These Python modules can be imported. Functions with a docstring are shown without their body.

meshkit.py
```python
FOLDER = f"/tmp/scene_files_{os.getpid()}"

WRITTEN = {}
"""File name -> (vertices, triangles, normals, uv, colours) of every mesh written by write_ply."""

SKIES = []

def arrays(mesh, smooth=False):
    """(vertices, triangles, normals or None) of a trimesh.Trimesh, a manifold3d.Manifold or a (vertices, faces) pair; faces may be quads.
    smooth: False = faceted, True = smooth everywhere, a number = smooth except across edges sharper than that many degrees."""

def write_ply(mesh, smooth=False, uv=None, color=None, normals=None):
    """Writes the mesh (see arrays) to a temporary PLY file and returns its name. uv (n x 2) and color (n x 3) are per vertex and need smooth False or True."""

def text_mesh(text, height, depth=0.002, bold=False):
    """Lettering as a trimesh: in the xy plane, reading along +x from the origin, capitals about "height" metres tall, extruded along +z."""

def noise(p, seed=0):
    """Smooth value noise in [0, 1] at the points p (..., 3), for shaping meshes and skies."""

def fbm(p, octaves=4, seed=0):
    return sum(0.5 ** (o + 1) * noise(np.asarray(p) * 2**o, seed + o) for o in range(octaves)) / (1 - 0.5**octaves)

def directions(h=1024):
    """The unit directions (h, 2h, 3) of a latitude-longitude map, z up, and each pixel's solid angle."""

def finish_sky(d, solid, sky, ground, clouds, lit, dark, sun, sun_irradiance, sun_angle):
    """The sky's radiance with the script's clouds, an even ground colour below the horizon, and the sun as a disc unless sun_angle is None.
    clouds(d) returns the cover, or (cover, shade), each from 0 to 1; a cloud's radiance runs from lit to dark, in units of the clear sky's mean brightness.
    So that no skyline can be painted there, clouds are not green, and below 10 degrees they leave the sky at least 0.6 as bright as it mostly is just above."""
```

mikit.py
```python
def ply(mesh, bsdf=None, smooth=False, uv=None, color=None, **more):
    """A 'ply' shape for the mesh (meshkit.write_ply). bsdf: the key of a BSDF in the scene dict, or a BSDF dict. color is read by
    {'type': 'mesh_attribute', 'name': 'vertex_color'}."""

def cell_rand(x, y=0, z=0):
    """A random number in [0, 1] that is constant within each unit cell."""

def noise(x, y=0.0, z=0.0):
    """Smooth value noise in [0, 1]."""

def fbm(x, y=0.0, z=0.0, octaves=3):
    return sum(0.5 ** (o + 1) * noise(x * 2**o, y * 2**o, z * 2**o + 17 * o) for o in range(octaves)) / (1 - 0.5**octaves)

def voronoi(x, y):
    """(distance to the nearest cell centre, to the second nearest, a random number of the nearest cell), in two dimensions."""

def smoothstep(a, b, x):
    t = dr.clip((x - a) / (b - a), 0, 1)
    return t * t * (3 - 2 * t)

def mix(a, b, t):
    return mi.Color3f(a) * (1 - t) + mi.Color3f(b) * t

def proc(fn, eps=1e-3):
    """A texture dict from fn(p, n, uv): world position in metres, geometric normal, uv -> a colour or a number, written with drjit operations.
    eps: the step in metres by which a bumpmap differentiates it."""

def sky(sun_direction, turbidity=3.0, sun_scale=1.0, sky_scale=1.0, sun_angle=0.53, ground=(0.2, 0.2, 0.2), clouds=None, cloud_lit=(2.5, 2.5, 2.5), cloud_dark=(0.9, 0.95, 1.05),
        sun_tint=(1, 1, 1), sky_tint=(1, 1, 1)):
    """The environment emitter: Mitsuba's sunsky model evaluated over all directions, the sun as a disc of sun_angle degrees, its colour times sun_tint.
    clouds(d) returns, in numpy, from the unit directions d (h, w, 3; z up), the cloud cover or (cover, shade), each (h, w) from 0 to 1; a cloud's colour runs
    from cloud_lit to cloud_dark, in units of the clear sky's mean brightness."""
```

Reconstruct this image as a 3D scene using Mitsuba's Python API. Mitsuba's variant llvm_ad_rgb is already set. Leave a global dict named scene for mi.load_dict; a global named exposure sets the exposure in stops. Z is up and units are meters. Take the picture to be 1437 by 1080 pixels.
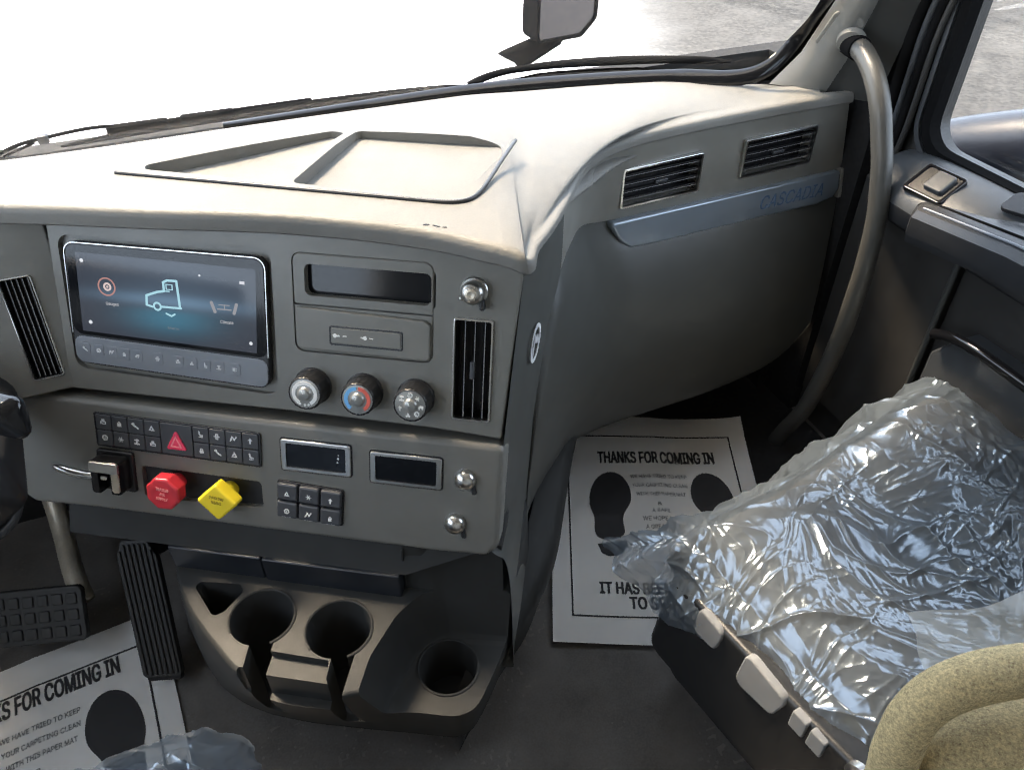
import math
import numpy as np
import drjit as dr
import mitsuba as mi
import manifold3d as m3
import trimesh
from shapely.geometry import Polygon, Point, LineString, box
from shapely import affinity
from shapely.ops import unary_union
import mikit
import meshkit

T = mi.ScalarTransform4f
scene, labels = {}, {}

# ------------------------------------------------------------------ camera, light, exposure
CAM = np.array([0.0, 0.0, 1.35])
PITCH, YAW = math.radians(40), math.radians(22)
AIM = np.array([math.sin(YAW) * math.cos(PITCH), math.cos(YAW) * math.cos(PITCH), -math.sin(PITCH)])
scene['camera'] = {'type': 'perspective', 'fov': 66.0, 'fov_axis': 'x', 'near_clip': 0.02, 'far_clip': 400.0,
                   'to_world': T().look_at(origin=CAM.tolist(), target=(CAM + AIM).tolist(), up=[0, 0, 1])}
SUN_AZ, SUN_EL = math.radians(-25), math.radians(56)
scene['daylight'] = mikit.sky([math.sin(SUN_AZ) * math.cos(SUN_EL), math.cos(SUN_AZ) * math.cos(SUN_EL), math.sin(SUN_EL)], turbidity=3, sun_scale=.40, sun_angle=14, sun_tint=(1.03, 1.0, .95), sky_tint=(1.0, 1.0, 1.0), cloud_lit=(2.25, 2.5, 2.8), cloud_dark=(.85, .95, 1.1),
                              clouds=lambda d: (.55 + .35 * meshkit.fbm(d * 3.0, 3, 4), .35 * meshkit.fbm(d * 4.0 + 9, 3, 8)))
exposure = 4.45

# ------------------------------------------------------------------ materials
noise, fbm, smoothstep, mix = mikit.noise, mikit.fbm, mikit.smoothstep, mikit.mix


def rgb(c):
    return {'type': 'rgb', 'value': [float(x) for x in c]}


def pri(c, rough=0.5, **k):
    d = {'type': 'principled', 'base_color': c if isinstance(c, dict) else rgb(c), 'roughness': rough}
    d.update(k)
    return {'type': 'twosided', 'b': d}


def bump(b, fn, scale, eps=4e-4):
    return {'type': 'twosided', 'b': {'type': 'bumpmap', 'arbitrary': mikit.proc(fn, eps), 'scale': scale, 'inner': b['b']}}


def grain(p, n, uv):
    return fbm(p.x * 900, p.y * 900, p.z * 900, 2)


def mottled(c, amt=0.12, f=25.0):
    def fn(p, n, uv):
        a = fbm(p.x * f, p.y * f, p.z * f, 3)
        b = noise(p.x * 700, p.y * 700, p.z * 700)
        s = 1 + amt * (a - 0.5) * 2 + amt * 0.8 * (b - 0.5)
        return mi.Color3f(*c) * s
    return mikit.proc(fn)


def rough_var(r, amt=0.1, f=18.0):
    def fn(p, n, uv):
        return mi.Float(r) + amt * (fbm(p.x * f, p.y * f, p.z * f + 3, 3) - 0.5) * 2
    return mikit.proc(fn)


M = {
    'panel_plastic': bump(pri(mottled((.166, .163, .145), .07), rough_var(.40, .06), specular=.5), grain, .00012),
    'lower_plastic': bump(pri(mottled((.150, .147, .132), .07), rough_var(.42, .06), specular=.5), grain, .00012),
    'pad_plastic': bump(pri(mottled((.152, .149, .136), .12, 14), rough_var(.55, .06), specular=.4), lambda p, n, uv: fbm(p.x * 330, p.y * 330, p.z * 330, 2), .0007),
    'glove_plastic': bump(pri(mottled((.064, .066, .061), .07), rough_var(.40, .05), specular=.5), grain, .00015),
    'dark_plastic': pri(mottled((.022, .023, .025), .12), .36, specular=.5),
    'black_plastic': pri((.012, .012, .013), .45, specular=.4),
    'console_plastic': bump(pri(mottled((.036, .037, .036), .1), rough_var(.50, .06), specular=.16), grain, .0001),
    'drawer_plastic': pri(mottled((.018, .021, .026), .1), .3, specular=.5),
    'gloss_black': pri((.008, .008, .009), .08, specular=.5),
    'display_glass': pri((.006, .007, .009), .12, specular=.35),
    'chrome': pri((.72, .72, .70), .16, metallic=1.0),
    'satin_metal': pri((.55, .55, .53), .3, metallic=1.0),
    'knob_black': pri((.014, .014, .015), .3, specular=.5),
    'knob_face': pri((.30, .30, .28), .28, metallic=.6, specular=.5),
    'slat_grey': pri((.20, .20, .195), .4),
    'white_print': pri((.75, .75, .72), .5),
    'grey_print': pri((.60, .61, .62), .5),
    'blue_print': pri((.16, .42, .72), .45),
    'red_print': pri((.70, .13, .09), .45),
    'red_plastic': pri((.62, .035, .05), .3, specular=.5, clearcoat=.3),
    'red_mark': pri((.85, .32, .32), .5),
    'hazard_red': pri((.80, .05, .12), .35),
    'yellow_plastic': pri((.80, .62, .03), .35, specular=.5),
    'yellow_mark': pri((.28, .20, .02), .5),
    'switch_grey': pri((.055, .058, .064), .38, specular=.5),
    'key_strip': pri((.19, .205, .225), .32, specular=.5),
    'trim_gloss': pri((.24, .285, .33), .24, specular=.9, clearcoat=.6, metallic=.5),
    'trim_letters': pri((.06, .11, .20), .4),
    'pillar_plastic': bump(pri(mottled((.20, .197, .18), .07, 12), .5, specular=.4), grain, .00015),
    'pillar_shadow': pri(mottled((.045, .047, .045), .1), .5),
    'seal_rubber': {'type': 'twosided', 'b': {'type': 'diffuse', 'reflectance': rgb((.010, .010, .0103))}},
    'rail_metal': pri((.080, .079, .072), .38, metallic=.3, specular=.5),
    'door_plastic': bump(pri(mottled((.052, .056, .060), .1), rough_var(.46, .05), specular=.35), grain, .00012),
    'door_low': pri(mottled((.034, .033, .031), .1), .5),
    'rubber': pri((.030, .030, .029), .6),
    'pedal_arm': pri(mottled((.52, .47, .38), .2, 60), .4, metallic=.5),
    'paper': pri(mottled((.70, .69, .66), .03, 9), .8),
    'ink': pri((.026, .026, .027), .7),
    'grey_ink': pri((.14, .14, .14), .7),
    'carpet': pri(mottled((.012, .012, .012), .3, 120), .9),
    'hood_paint': pri((.80, .80, .79), .3, clearcoat=.8),
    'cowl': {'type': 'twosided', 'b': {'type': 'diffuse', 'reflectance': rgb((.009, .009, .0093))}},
    'wiper_metal': {'type': 'twosided', 'b': {'type': 'diffuse', 'reflectance': rgb((.010, .010, .0103))}},
    'blue_shell': pri((.011, .013, .020), .32, clearcoat=.2),
    'mirror_shell': {'type': 'twosided', 'b': {'type': 'diffuse', 'reflectance': rgb((.008, .008, .0083))}},
    'mirror_glass': {'type': 'twosided', 'b': {'type': 'roughconductor', 'alpha': .03, 'specular_reflectance': rgb((.42, .42, .46))}},
    'clear_glass': {'type': 'thindielectric', 'int_ior': 1.5},
    'coated_glass': {'type': 'thindielectric', 'int_ior': 1.22},
    'roof_liner': pri((.62, .60, .56), .9),
    'back_liner': pri((.52, .50, .46), .9),
    'lever_grey': pri((.20, .205, .205), .5, specular=.3),
    'seat_black': pri((.013, .014, .015), .38),
    'tape': pri((.60, .55, .42), .4),
}


def floor_col(p, n, uv):
    a = fbm(p.x * 16, p.y * 16, 0, 4)
    b = noise(p.x * 420, p.y * 420, 1)
    return mi.Color3f(.122, .114, .104) * (0.62 + 0.62 * a + 0.18 * b) + mi.Color3f(.10, .09, .075) * smoothstep(.80, .9, noise(p.x * 150, p.y * 150, 3)) * smoothstep(.5, .7, fbm(p.x * 7, p.y * 7, 2, 2)) * .6


M['floor_rubber'] = bump(pri(mikit.proc(floor_col), .62, specular=.3), grain, .0004)


def tan_cloth(p, n, uv):
    w = noise(p.x * 900, p.y * 900, p.z * 900)
    v = noise(p.x * 420, p.y * 420, p.z * 420)
    a = fbm(p.x * 20, p.y * 20, p.z * 20, 3)
    return mi.Color3f(.50, .395, .205) * (.45 + .55 * w + .50 * (v - .5) + .25 * a)


M['tan_fabric'] = bump(pri(mikit.proc(tan_cloth), .85, sheen=.6), lambda p, n, uv: noise(p.x * 700, p.y * 700, p.z * 700), .0005)


def seat_cloth(p, n, uv):
    w = noise(p.x * 380, p.y * 380, p.z * 380)
    return mi.Color3f(.060, .056, .048) * (.6 + .7 * w)


M['seat_fabric'] = pri(mikit.proc(seat_cloth), .85)
M['film'] = {'type': 'mask', 'opacity': .46,
             'nested': {'type': 'twosided', 'b': {'type': 'principled', 'base_color': rgb((.30, .36, .42)), 'roughness': .20, 'specular': 1.0, 'metallic': .65}}}
M['film_flat'] = {'type': 'mask', 'opacity': .40, 'nested': {'type': 'twosided', 'b': {'type': 'principled', 'base_color': rgb((.62, .62, .58)), 'roughness': .3, 'specular': .8}}}


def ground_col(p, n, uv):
    pale = smoothstep(3.4, 0.4, p.x - 0.42 * (p.y - 3.0) + 1.2 * (fbm(p.x * .7, p.y * .7, 0, 3) - .5))  # pale side on the left: sun glare put into the ground colour
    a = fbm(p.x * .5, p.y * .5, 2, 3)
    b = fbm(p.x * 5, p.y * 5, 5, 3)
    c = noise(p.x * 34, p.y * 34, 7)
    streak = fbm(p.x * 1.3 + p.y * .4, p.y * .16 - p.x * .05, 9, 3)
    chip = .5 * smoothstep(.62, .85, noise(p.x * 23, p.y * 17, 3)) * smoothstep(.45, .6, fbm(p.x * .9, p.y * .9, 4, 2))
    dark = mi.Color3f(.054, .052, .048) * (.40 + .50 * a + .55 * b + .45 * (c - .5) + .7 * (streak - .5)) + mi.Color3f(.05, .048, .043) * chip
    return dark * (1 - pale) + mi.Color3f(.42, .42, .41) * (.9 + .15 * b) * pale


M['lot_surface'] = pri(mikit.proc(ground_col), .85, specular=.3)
for k, v in M.items():
    scene[k + '_material'] = v


def mat(name):
    return name + '_material'


# ------------------------------------------------------------------ mesh helpers
def unit(v):
    v = np.asarray(v, float)
    return v / np.linalg.norm(v)


def frame(o, a, b):
    """4x4 with columns a, b, a x b at o."""
    a, b = unit(a), unit(b)
    m = np.eye(4)
    m[:3, 0], m[:3, 1], m[:3, 2], m[:3, 3] = a, b, np.cross(a, b), o
    return m


def vf(mesh):
    if hasattr(mesh, 'to_mesh'):
        m = mesh.to_mesh()
        return np.array(m.vert_properties[:, :3], float), np.array(m.tri_verts, int)
    if isinstance(mesh, tuple):
        v, f = np.asarray(mesh[0], float), np.asarray(mesh[1], int)
        if f.shape[1] == 4:
            f = np.vstack([f[:, [0, 1, 2]], f[:, [0, 2, 3]]])
        return v, f
    return np.array(mesh.vertices, float), np.array(mesh.faces, int)


def xf(mesh, m):
    v, f = vf(mesh)
    if m is None:
        return v, f
    v = v @ m[:3, :3].T + m[:3, 3]
    if np.linalg.det(m[:3, :3]) < 0:
        f = f[:, ::-1]
    return v, f


def join(*ms):
    vs, fs, n = [], [], 0
    for m in ms:
        v, f = vf(m)
        vs.append(v); fs.append(f + n); n += len(v)
    return np.vstack(vs), np.vstack(fs)


def add(key, mesh, m, fr=None, smooth=32, **more):
    if key in scene:
        i = 1
        while f'{key}_{i:03d}' in scene:
            i += 1
        key = f'{key}_{i:03d}'
    v, f = xf(mesh, fr)
    scene[key] = mikit.ply(trimesh.Trimesh(v, f, process=False), mat(m) if m else None, smooth=smooth, **more)
    return key


def lab(key, label=None, category=None, group=None, kind=None):
    d = labels.setdefault(key, {})
    for k, v in (('label', label), ('category', category), ('group', group), ('kind', kind)):
        if v:
            d[k] = v
    return key


def man(mesh):
    v, f = vf(mesh)
    return m3.Manifold(m3.Mesh(vert_properties=v.astype(np.float32), tri_verts=f.astype(np.uint32)))


def ring_solid(outline, prof):
    """Loft of a CCW outline: prof = [(inset, z), ...] with z rising; closed with caps."""
    o = np.asarray(outline, float)
    e = np.roll(o, -1, 0) - o
    e /= np.linalg.norm(e, axis=1, keepdims=True)
    nrm = np.stack([e[:, 1], -e[:, 0]], 1)
    pn = np.roll(nrm, 1, 0)
    mit = nrm + pn
    mit /= np.maximum((mit * nrm).sum(1, keepdims=True), .3)
    n, rings, fs = len(o), [], []
    for ins, z in prof:
        rings.append(np.column_stack([o - mit * ins, np.full(n, z)]))
    v = np.vstack(rings)
    i = np.arange(n); j = (i + 1) % n
    for k in range(len(prof) - 1):
        a, b = k * n, (k + 1) * n
        fs += [np.column_stack([a + i, a + j, b + j]), np.column_stack([a + i, b + j, b + i])]
    t = np.array(m3.triangulate([o]))
    fs += [t[:, ::-1], t + (len(prof) - 1) * n]
    return v, np.vstack(fs)


def loop(poly):
    """CCW points of a shapely polygon's exterior, without a repeat."""
    p = np.array(poly.exterior.coords)[:-1]
    if poly.exterior.is_ccw is False:
        p = p[::-1]
    keep = np.linalg.norm(p - np.roll(p, 1, 0), axis=1) > 2e-4
    return p[keep]


def rnd(pts, r=0.0, n=5):
    poly = pts if hasattr(pts, 'exterior') else Polygon(pts)
    if r > 0:
        poly = poly.buffer(-r, quad_segs=n).buffer(2 * r, quad_segs=n).buffer(-r, quad_segs=n)
    return loop(poly)


def plate(pts, z0, z1, r=.004, bev=.002, n=5):
    o = rnd(pts, r, n)
    if bev <= 0:
        return ring_solid(o, [(0, z0), (0, z1)])
    q = [(bev * (1 - math.cos(a)), z1 - bev + bev * math.sin(a)) for a in (math.pi / 6, math.pi / 3, math.pi / 2)]
    return ring_solid(o, [(0, z0), (0, z1 - bev)] + q)


def rect(x0, y0, x1, y1):
    return [(x0, y0), (x1, y0), (x1, y1), (x0, y1)]


def ring_plate(outer, inner, z0, z1, ro=.004, ri=.003, bev=.001):
    a = man(plate(outer, z0, z1, ro, bev))
    b = man(plate(inner, z0 - .01, z1 + .01, ri, 0))
    return a - b


def lathe(prof, n=40):
    """Revolve (r, z) points about z; r = 0 at the ends closes it."""
    prof = np.asarray(prof, float)
    a = np.arange(n) * 2 * np.pi / n
    k = len(prof)
    v = np.stack([np.outer(prof[:, 0], np.cos(a)), np.outer(prof[:, 0], np.sin(a)), np.repeat(prof[:, 1:2], n, 1)], -1).reshape(-1, 3)
    i = np.arange(n); j = (i + 1) % n
    fs = []
    for q in range(k - 1):
        A, B = q * n, (q + 1) * n
        fs += [np.column_stack([A + i, A + j, B + j]), np.column_stack([A + i, B + j, B + i])]
    return v, np.vstack(fs)


def spline(pts, n):
    pts = np.asarray(pts, float)
    from scipy.interpolate import PchipInterpolator, CubicSpline
    t = np.r_[0, np.cumsum(np.linalg.norm(np.diff(pts, axis=0), axis=1))]
    return CubicSpline(t, pts)(np.linspace(0, t[-1], n))


def polyline(pts, n):
    pts = np.asarray(pts, float)
    t = np.r_[0, np.cumsum(np.linalg.norm(np.diff(pts, axis=0), axis=1))]
    u = np.linspace(0, t[-1], n)
    return np.column_stack([np.interp(u, t, pts[:, k]) for k in range(pts.shape[1])])


def tube(path, rad, n=16, closed_ends=True):
    path = np.asarray(path, float)
    rad = np.broadcast_to(np.asarray(rad, float), len(path))
    t = np.gradient(path, axis=0)
    t /= np.linalg.norm(t, axis=1, keepdims=True)
    a = np.cross(t[0], [0.3, 0.2, 0.9]); a /= np.linalg.norm(a)
    ang = np.arange(n) * 2 * np.pi / n
    rings = []
    for k in range(len(path)):
        a = a - t[k] * (a @ t[k]); a /= np.linalg.norm(a)
        b = np.cross(t[k], a)
        rings.append(path[k] + rad[k] * (np.outer(np.cos(ang), a) + np.outer(np.sin(ang), b)))
    v = np.vstack(rings)
    i = np.arange(n); j = (i + 1) % n
    fs = [np.vstack([np.column_stack([q * n + i, q * n + j, q * n + n + j]), np.column_stack([q * n + i, q * n + n + j, q * n + n + i])]) for q in range(len(path) - 1)]
    if closed_ends:
        v = np.vstack([v, path[:1], path[-1:]])
        s, e = len(v) - 2, len(v) - 1
        L = (len(path) - 1) * n
        fs += [np.column_stack([j, i, np.full(n, s)]), np.column_stack([L + i, L + j, np.full(n, e)])]
    return v, np.vstack(fs)


def grid(P):
    """Surface from an (n, m, 3) array."""
    P = np.asarray(P, float)
    n, m = P.shape[:2]
    q = (np.arange(n - 1)[:, None] * m + np.arange(m - 1)[None, :]).ravel()
    return P.reshape(-1, 3), np.vstack([np.column_stack([q, q + 1, q + m + 1]), np.column_stack([q, q + m + 1, q + m])])


def shell(P, off):
    """Closed solid between the surface P and P + off."""
    P = np.asarray(P, float)
    Q = P + np.asarray(off, float)
    n, m = P.shape[:2]
    v1, f1 = grid(P)
    v2, f2 = grid(Q)
    N = n * m
    idx = np.arange(N).reshape(n, m)
    rim = np.r_[idx[0, :], idx[1:, -1], idx[-1, -2::-1], idx[-2:0:-1, 0]]
    nx = np.roll(rim, -1)
    side = np.vstack([np.column_stack([rim, rim + N, nx + N]), np.column_stack([rim, nx + N, nx])])
    v, f = np.vstack([v1, v2]), np.vstack([f1, f2[:, ::-1] + N, side])
    vol = np.einsum('ij,ij->i', v[f[:, 0]], np.cross(v[f[:, 1]], v[f[:, 2]])).sum()
    return v, (f if vol > 0 else f[:, ::-1])


def hexa(p):
    """Box from eight corners: four at the bottom CCW seen from above, four at the top."""
    v = np.asarray(p, float)
    f = [[0, 3, 2, 1], [4, 5, 6, 7], [0, 1, 5, 4], [1, 2, 6, 5], [2, 3, 7, 6], [3, 0, 4, 7]]
    f = np.array(f)
    return v, np.vstack([f[:, [0, 1, 2]], f[:, [0, 2, 3]]])


def bx(x0, y0, z0, x1, y1, z1):
    return hexa([(x0, y0, z0), (x1, y0, z0), (x1, y1, z0), (x0, y1, z0), (x0, y0, z1), (x1, y0, z1), (x1, y1, z1), (x0, y1, z1)])


def rbox(x0, y0, z0, x1, y1, z1, r=.004, n=8):
    pts = [m3.Manifold.sphere(r, n).translate([x, y, z]) for x in (x0 + r, x1 - r) for y in (y0 + r, y1 - r) for z in (z0 + r, z1 - r)]
    return m3.Manifold.batch_hull(pts)


def flat(poly, z0, z1):
    """Extruded shapely polygon or multipolygon."""
    gs = getattr(poly, 'geoms', [poly])
    ms = [trimesh.creation.extrude_polygon(g, z1 - z0, engine='earcut') for g in gs if g.area > 1e-9]
    v, f = join(*ms)
    v[:, 2] += z0
    return v, f


def text(s, h, depth=.0006, bold=True, squash=1.0, center=None, at=(0, 0), z=0.0, width=None, heavy=0):
    t = meshkit.text_mesh(s, h, depth, bold)
    v, f = np.array(t.vertices), np.array(t.faces)
    if heavy:
        v, f = join(*[(v + [dx_, 0, k_ * 2e-5], f) for k_, dx_ in enumerate((0, heavy * h))])
    v[:, 0] -= v[:, 0].min()
    w = v[:, 0].max()
    k = (width / w) if width else squash
    v[:, 0] *= k
    w *= k
    if center is not None:
        v[:, 0] += center - w / 2
    v += [at[0], at[1], z]
    return v, f


# ------------------------------------------------------------------ the setting
g = 160.0
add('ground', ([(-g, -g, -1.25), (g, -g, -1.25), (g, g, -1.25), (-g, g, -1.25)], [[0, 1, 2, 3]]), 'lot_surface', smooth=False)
lab('ground', 'paved lot outside, coloured pale on the left in place of sun glare, grey and scuffed on the right', kind='structure')
add('floor', bx(-.95, -.95, -.05, 1.3, 1.5, 0), 'floor_rubber', smooth=False)
lab('floor', 'dark grey rubber cab floor', kind='structure')

# cab body: what closes the cab round the camera
CB = 'cab_body'
lab(CB, 'cab shell with pale windshield pillar trim, black window surround and dark footwell', 'truck cab')
add(CB + '__firewall', bx(-.95, 1.46, 0, 1.3, 1.50, .80), 'carpet', smooth=False)
add(CB + '__roof', hexa([(-.95, -1.0, 1.98), (1.35, -1.0, 1.98), (1.35, .98, 1.78), (-.95, .98, 1.78), (-.95, -1.0, 2.03), (1.35, -1.0, 2.03), (1.35, 1.0, 1.83), (-.95, 1.0, 1.83)]), 'roof_liner', smooth=False)
add(CB + '__header', hexa([(-.95, 1.0, 1.60), (1.35, 1.0, 1.60), (1.35, 1.05, 1.60), (-.95, 1.05, 1.60), (-.95, .93, 1.82), (1.35, .93, 1.82), (1.35, 1.0, 1.82), (-.95, 1.0, 1.82)]), 'roof_liner', smooth=False)
for x0, x1, z0 in ((.40, 1.20, 1.16), (-.90, -.02, 1.18)):
    add(CB + '__added_sun_visor', rbox(x0, 1.060, z0, x1, 1.078, 1.62, .006), 'roof_liner')  # added above the view to keep sun off the seats and console
add(CB + '__rear_wall', bx(-.95, -1.0, 0, 1.35, -.96, 2.0), 'back_liner', smooth=False)
side = man(bx(-1.0, -1.0, 0, -.95, 1.5, 1.98)) - man(bx(-1.1, -.15, .80, -.9, .95, 1.56))
add(CB + '__side_wall', side, 'back_liner', smooth=False)
add(CB + '__rear_quarter', bx(1.28, -1.0, 0, 1.33, -.22, 1.98), 'back_liner', smooth=False)
add(CB + '__kick_panel', bx(1.226, 1.138, 0, 1.30, 1.50, .80), 'carpet', smooth=False)
add(CB + '__kick_panel', bx(1.20, 1.24, 0, 1.226, 1.46, .80), 'carpet', smooth=False)
add(CB + '__door_header', bx(1.26, -.22, 1.58, 1.33, 1.0, 1.98), 'back_liner', smooth=False)

add(CB + '__footwell_shade', bx(.30, .93, .0, 1.235, 1.46, .0016), 'carpet', smooth=False)  # black sheet over the floor, standing in for the footwell shade
# ------------------------------------------------------------------ windshield, its seal, the pillar
WS = np.array([(-.95, 1.20, .82), (-.80, 1.285, .82), (-.60, 1.335, .82), (-.306, 1.373, .82), (.053, 1.395, .82), (.264, 1.397, .82), (.453, 1.397, .82), (.714, 1.361, .82), (.93, 1.300, .82), (1.06, 1.255, .82)])


def ws_line(z, n=60):
    b = spline(WS, n)
    k = z - .82
    c = b + np.array([0, -.50, 0]) * k
    c[:, 2] = z
    return c


G = np.array([ws_line(z) + [0, .028, 0] for z in np.linspace(.80, 1.70, 6)])
add(CB + '__windshield', grid(G), 'coated_glass', smooth=True)
# black seal along the bottom edge, turning up the pillar in a rounded corner
low = ws_line(.822, 80) + [0, .012, 0]
low = low[(low[:, 0] < .90) & (low[:, 0] > .02)]  # left end of the seal cut off, as if washed out by glare
corner = spline([low[-1], (.985, 1.275, .824), (1.05, 1.262, .842), (1.085, 1.262, .872), (1.098, 1.235, .925), (1.10, 1.20, .985)], 30)
up = np.linspace(corner[-1], (1.085, .86, 1.68), 10)
path = np.vstack([low, corner[1:], up[1:]])
nrm = np.array([0, -.45, .89])
band = []
for q, wd in ((-1.0, .0), (-.8, .006), (0, .009), (.8, .006), (1.0, 0)):
    t = np.gradient(path, axis=0); t /= np.linalg.norm(t, axis=1, keepdims=True)
    face = unit([0, -.89, .45])
    acr = np.cross(t, face); acr /= np.linalg.norm(acr, axis=1, keepdims=True)
    hw = np.interp(np.arange(len(path)), [0, len(low) * .5, len(low) - 1, len(low) + 12, len(path)], [.006, .012, .015, .015, .012])
    band.append(path + acr * hw[:, None] * q + np.array([0, -wd, wd * .3]))
add(CB + '__windshield_seal', grid(np.array(band)), 'gloss_black', smooth=True)
lab(CB + '__windshield_seal', 'glossy black seal round the lower edge of the windshield')

zs = np.array([.785, .86, .97, 1.15, 1.40, 1.72])
L = np.column_stack([np.interp(zs, [.785, .86, .97, 1.72], [1.085, 1.115, 1.118, 1.09]), np.interp(zs, [.785, .86, .97, 1.72], [1.305, 1.262, 1.205, .86]), zs])
Rr = np.column_stack([np.interp(zs, [.785, .97, 1.72], [1.172, 1.172, 1.15]), np.interp(zs, [.785, .86, .97, 1.72], [1.212, 1.190, 1.158, .80]), zs])
S = np.column_stack([np.interp(zs, [.785, .97, 1.72], [1.225, 1.225, 1.20]), np.interp(zs, [.785, .97, 1.72], [1.150, 1.112, .78]), zs])
B2 = np.column_stack([np.interp(zs, [.785, 1.72], [1.30, 1.26]), np.interp(zs, [.785, .97, 1.72], [1.30, 1.26, .90]), zs])
rows = []
for a, b in ((L, Rr), (Rr, S)):
    for t in np.linspace(0, 1, 9)[(0 if a is L else 1):]:
        q = a * (1 - t) + b * t
        if a is L:
            q = q + np.array([-.012, -.02, 0]) * math.sin(math.pi * t)
        rows.append(q)
rows = np.array(rows)
rows = np.array([[spline(rows[:, k], 25)] for k in range(len(zs))])[:, 0].transpose(1, 0, 2)
front = rows[:14]
rear = rows[13:]
add(CB + '__pillar_trim', grid(front), 'pillar_plastic', smooth=True)
lab(CB + '__pillar_trim', 'pale grey trim of the windshield pillar')
add(CB + '__pillar_side', grid(rear), 'pillar_shadow', smooth=True)  # rear-facing side of the trim, its shade put into a darker colour
add(CB + '__pillar_core', grid(np.array([S, S + [.05, -.012, 0], B2, L + [.0, .03, 0]])), 'seal_rubber', smooth=False)
# moulded boss on the pillar where the grab rail enters it
o = np.array([1.135, 1.198, .915])
fr_boss = frame(o, [.62, -.78, .08], [-.10, -.36, .93])
boss = plate([(-.034, -.030), (.030, -.042), (.040, .012), (.016, .044), (-.020, .040)], -.004, .003, .010, .003)
add(CB + '__rail_boss', boss, 'pillar_plastic', fr_boss)
lab(CB + '__rail_boss', 'raised plate on the pillar behind the grab rail mount')
add(CB + '__rail_boss__cone', lathe([(.026, -.003), (.0255, .003), (.0235, .008), (.0, .0085)], 28), 'pillar_plastic', frame(np.array([1.146, 1.172, .903]), unit([.62, -.78, .08]), unit([-.30, -.20, .93])))

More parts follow.
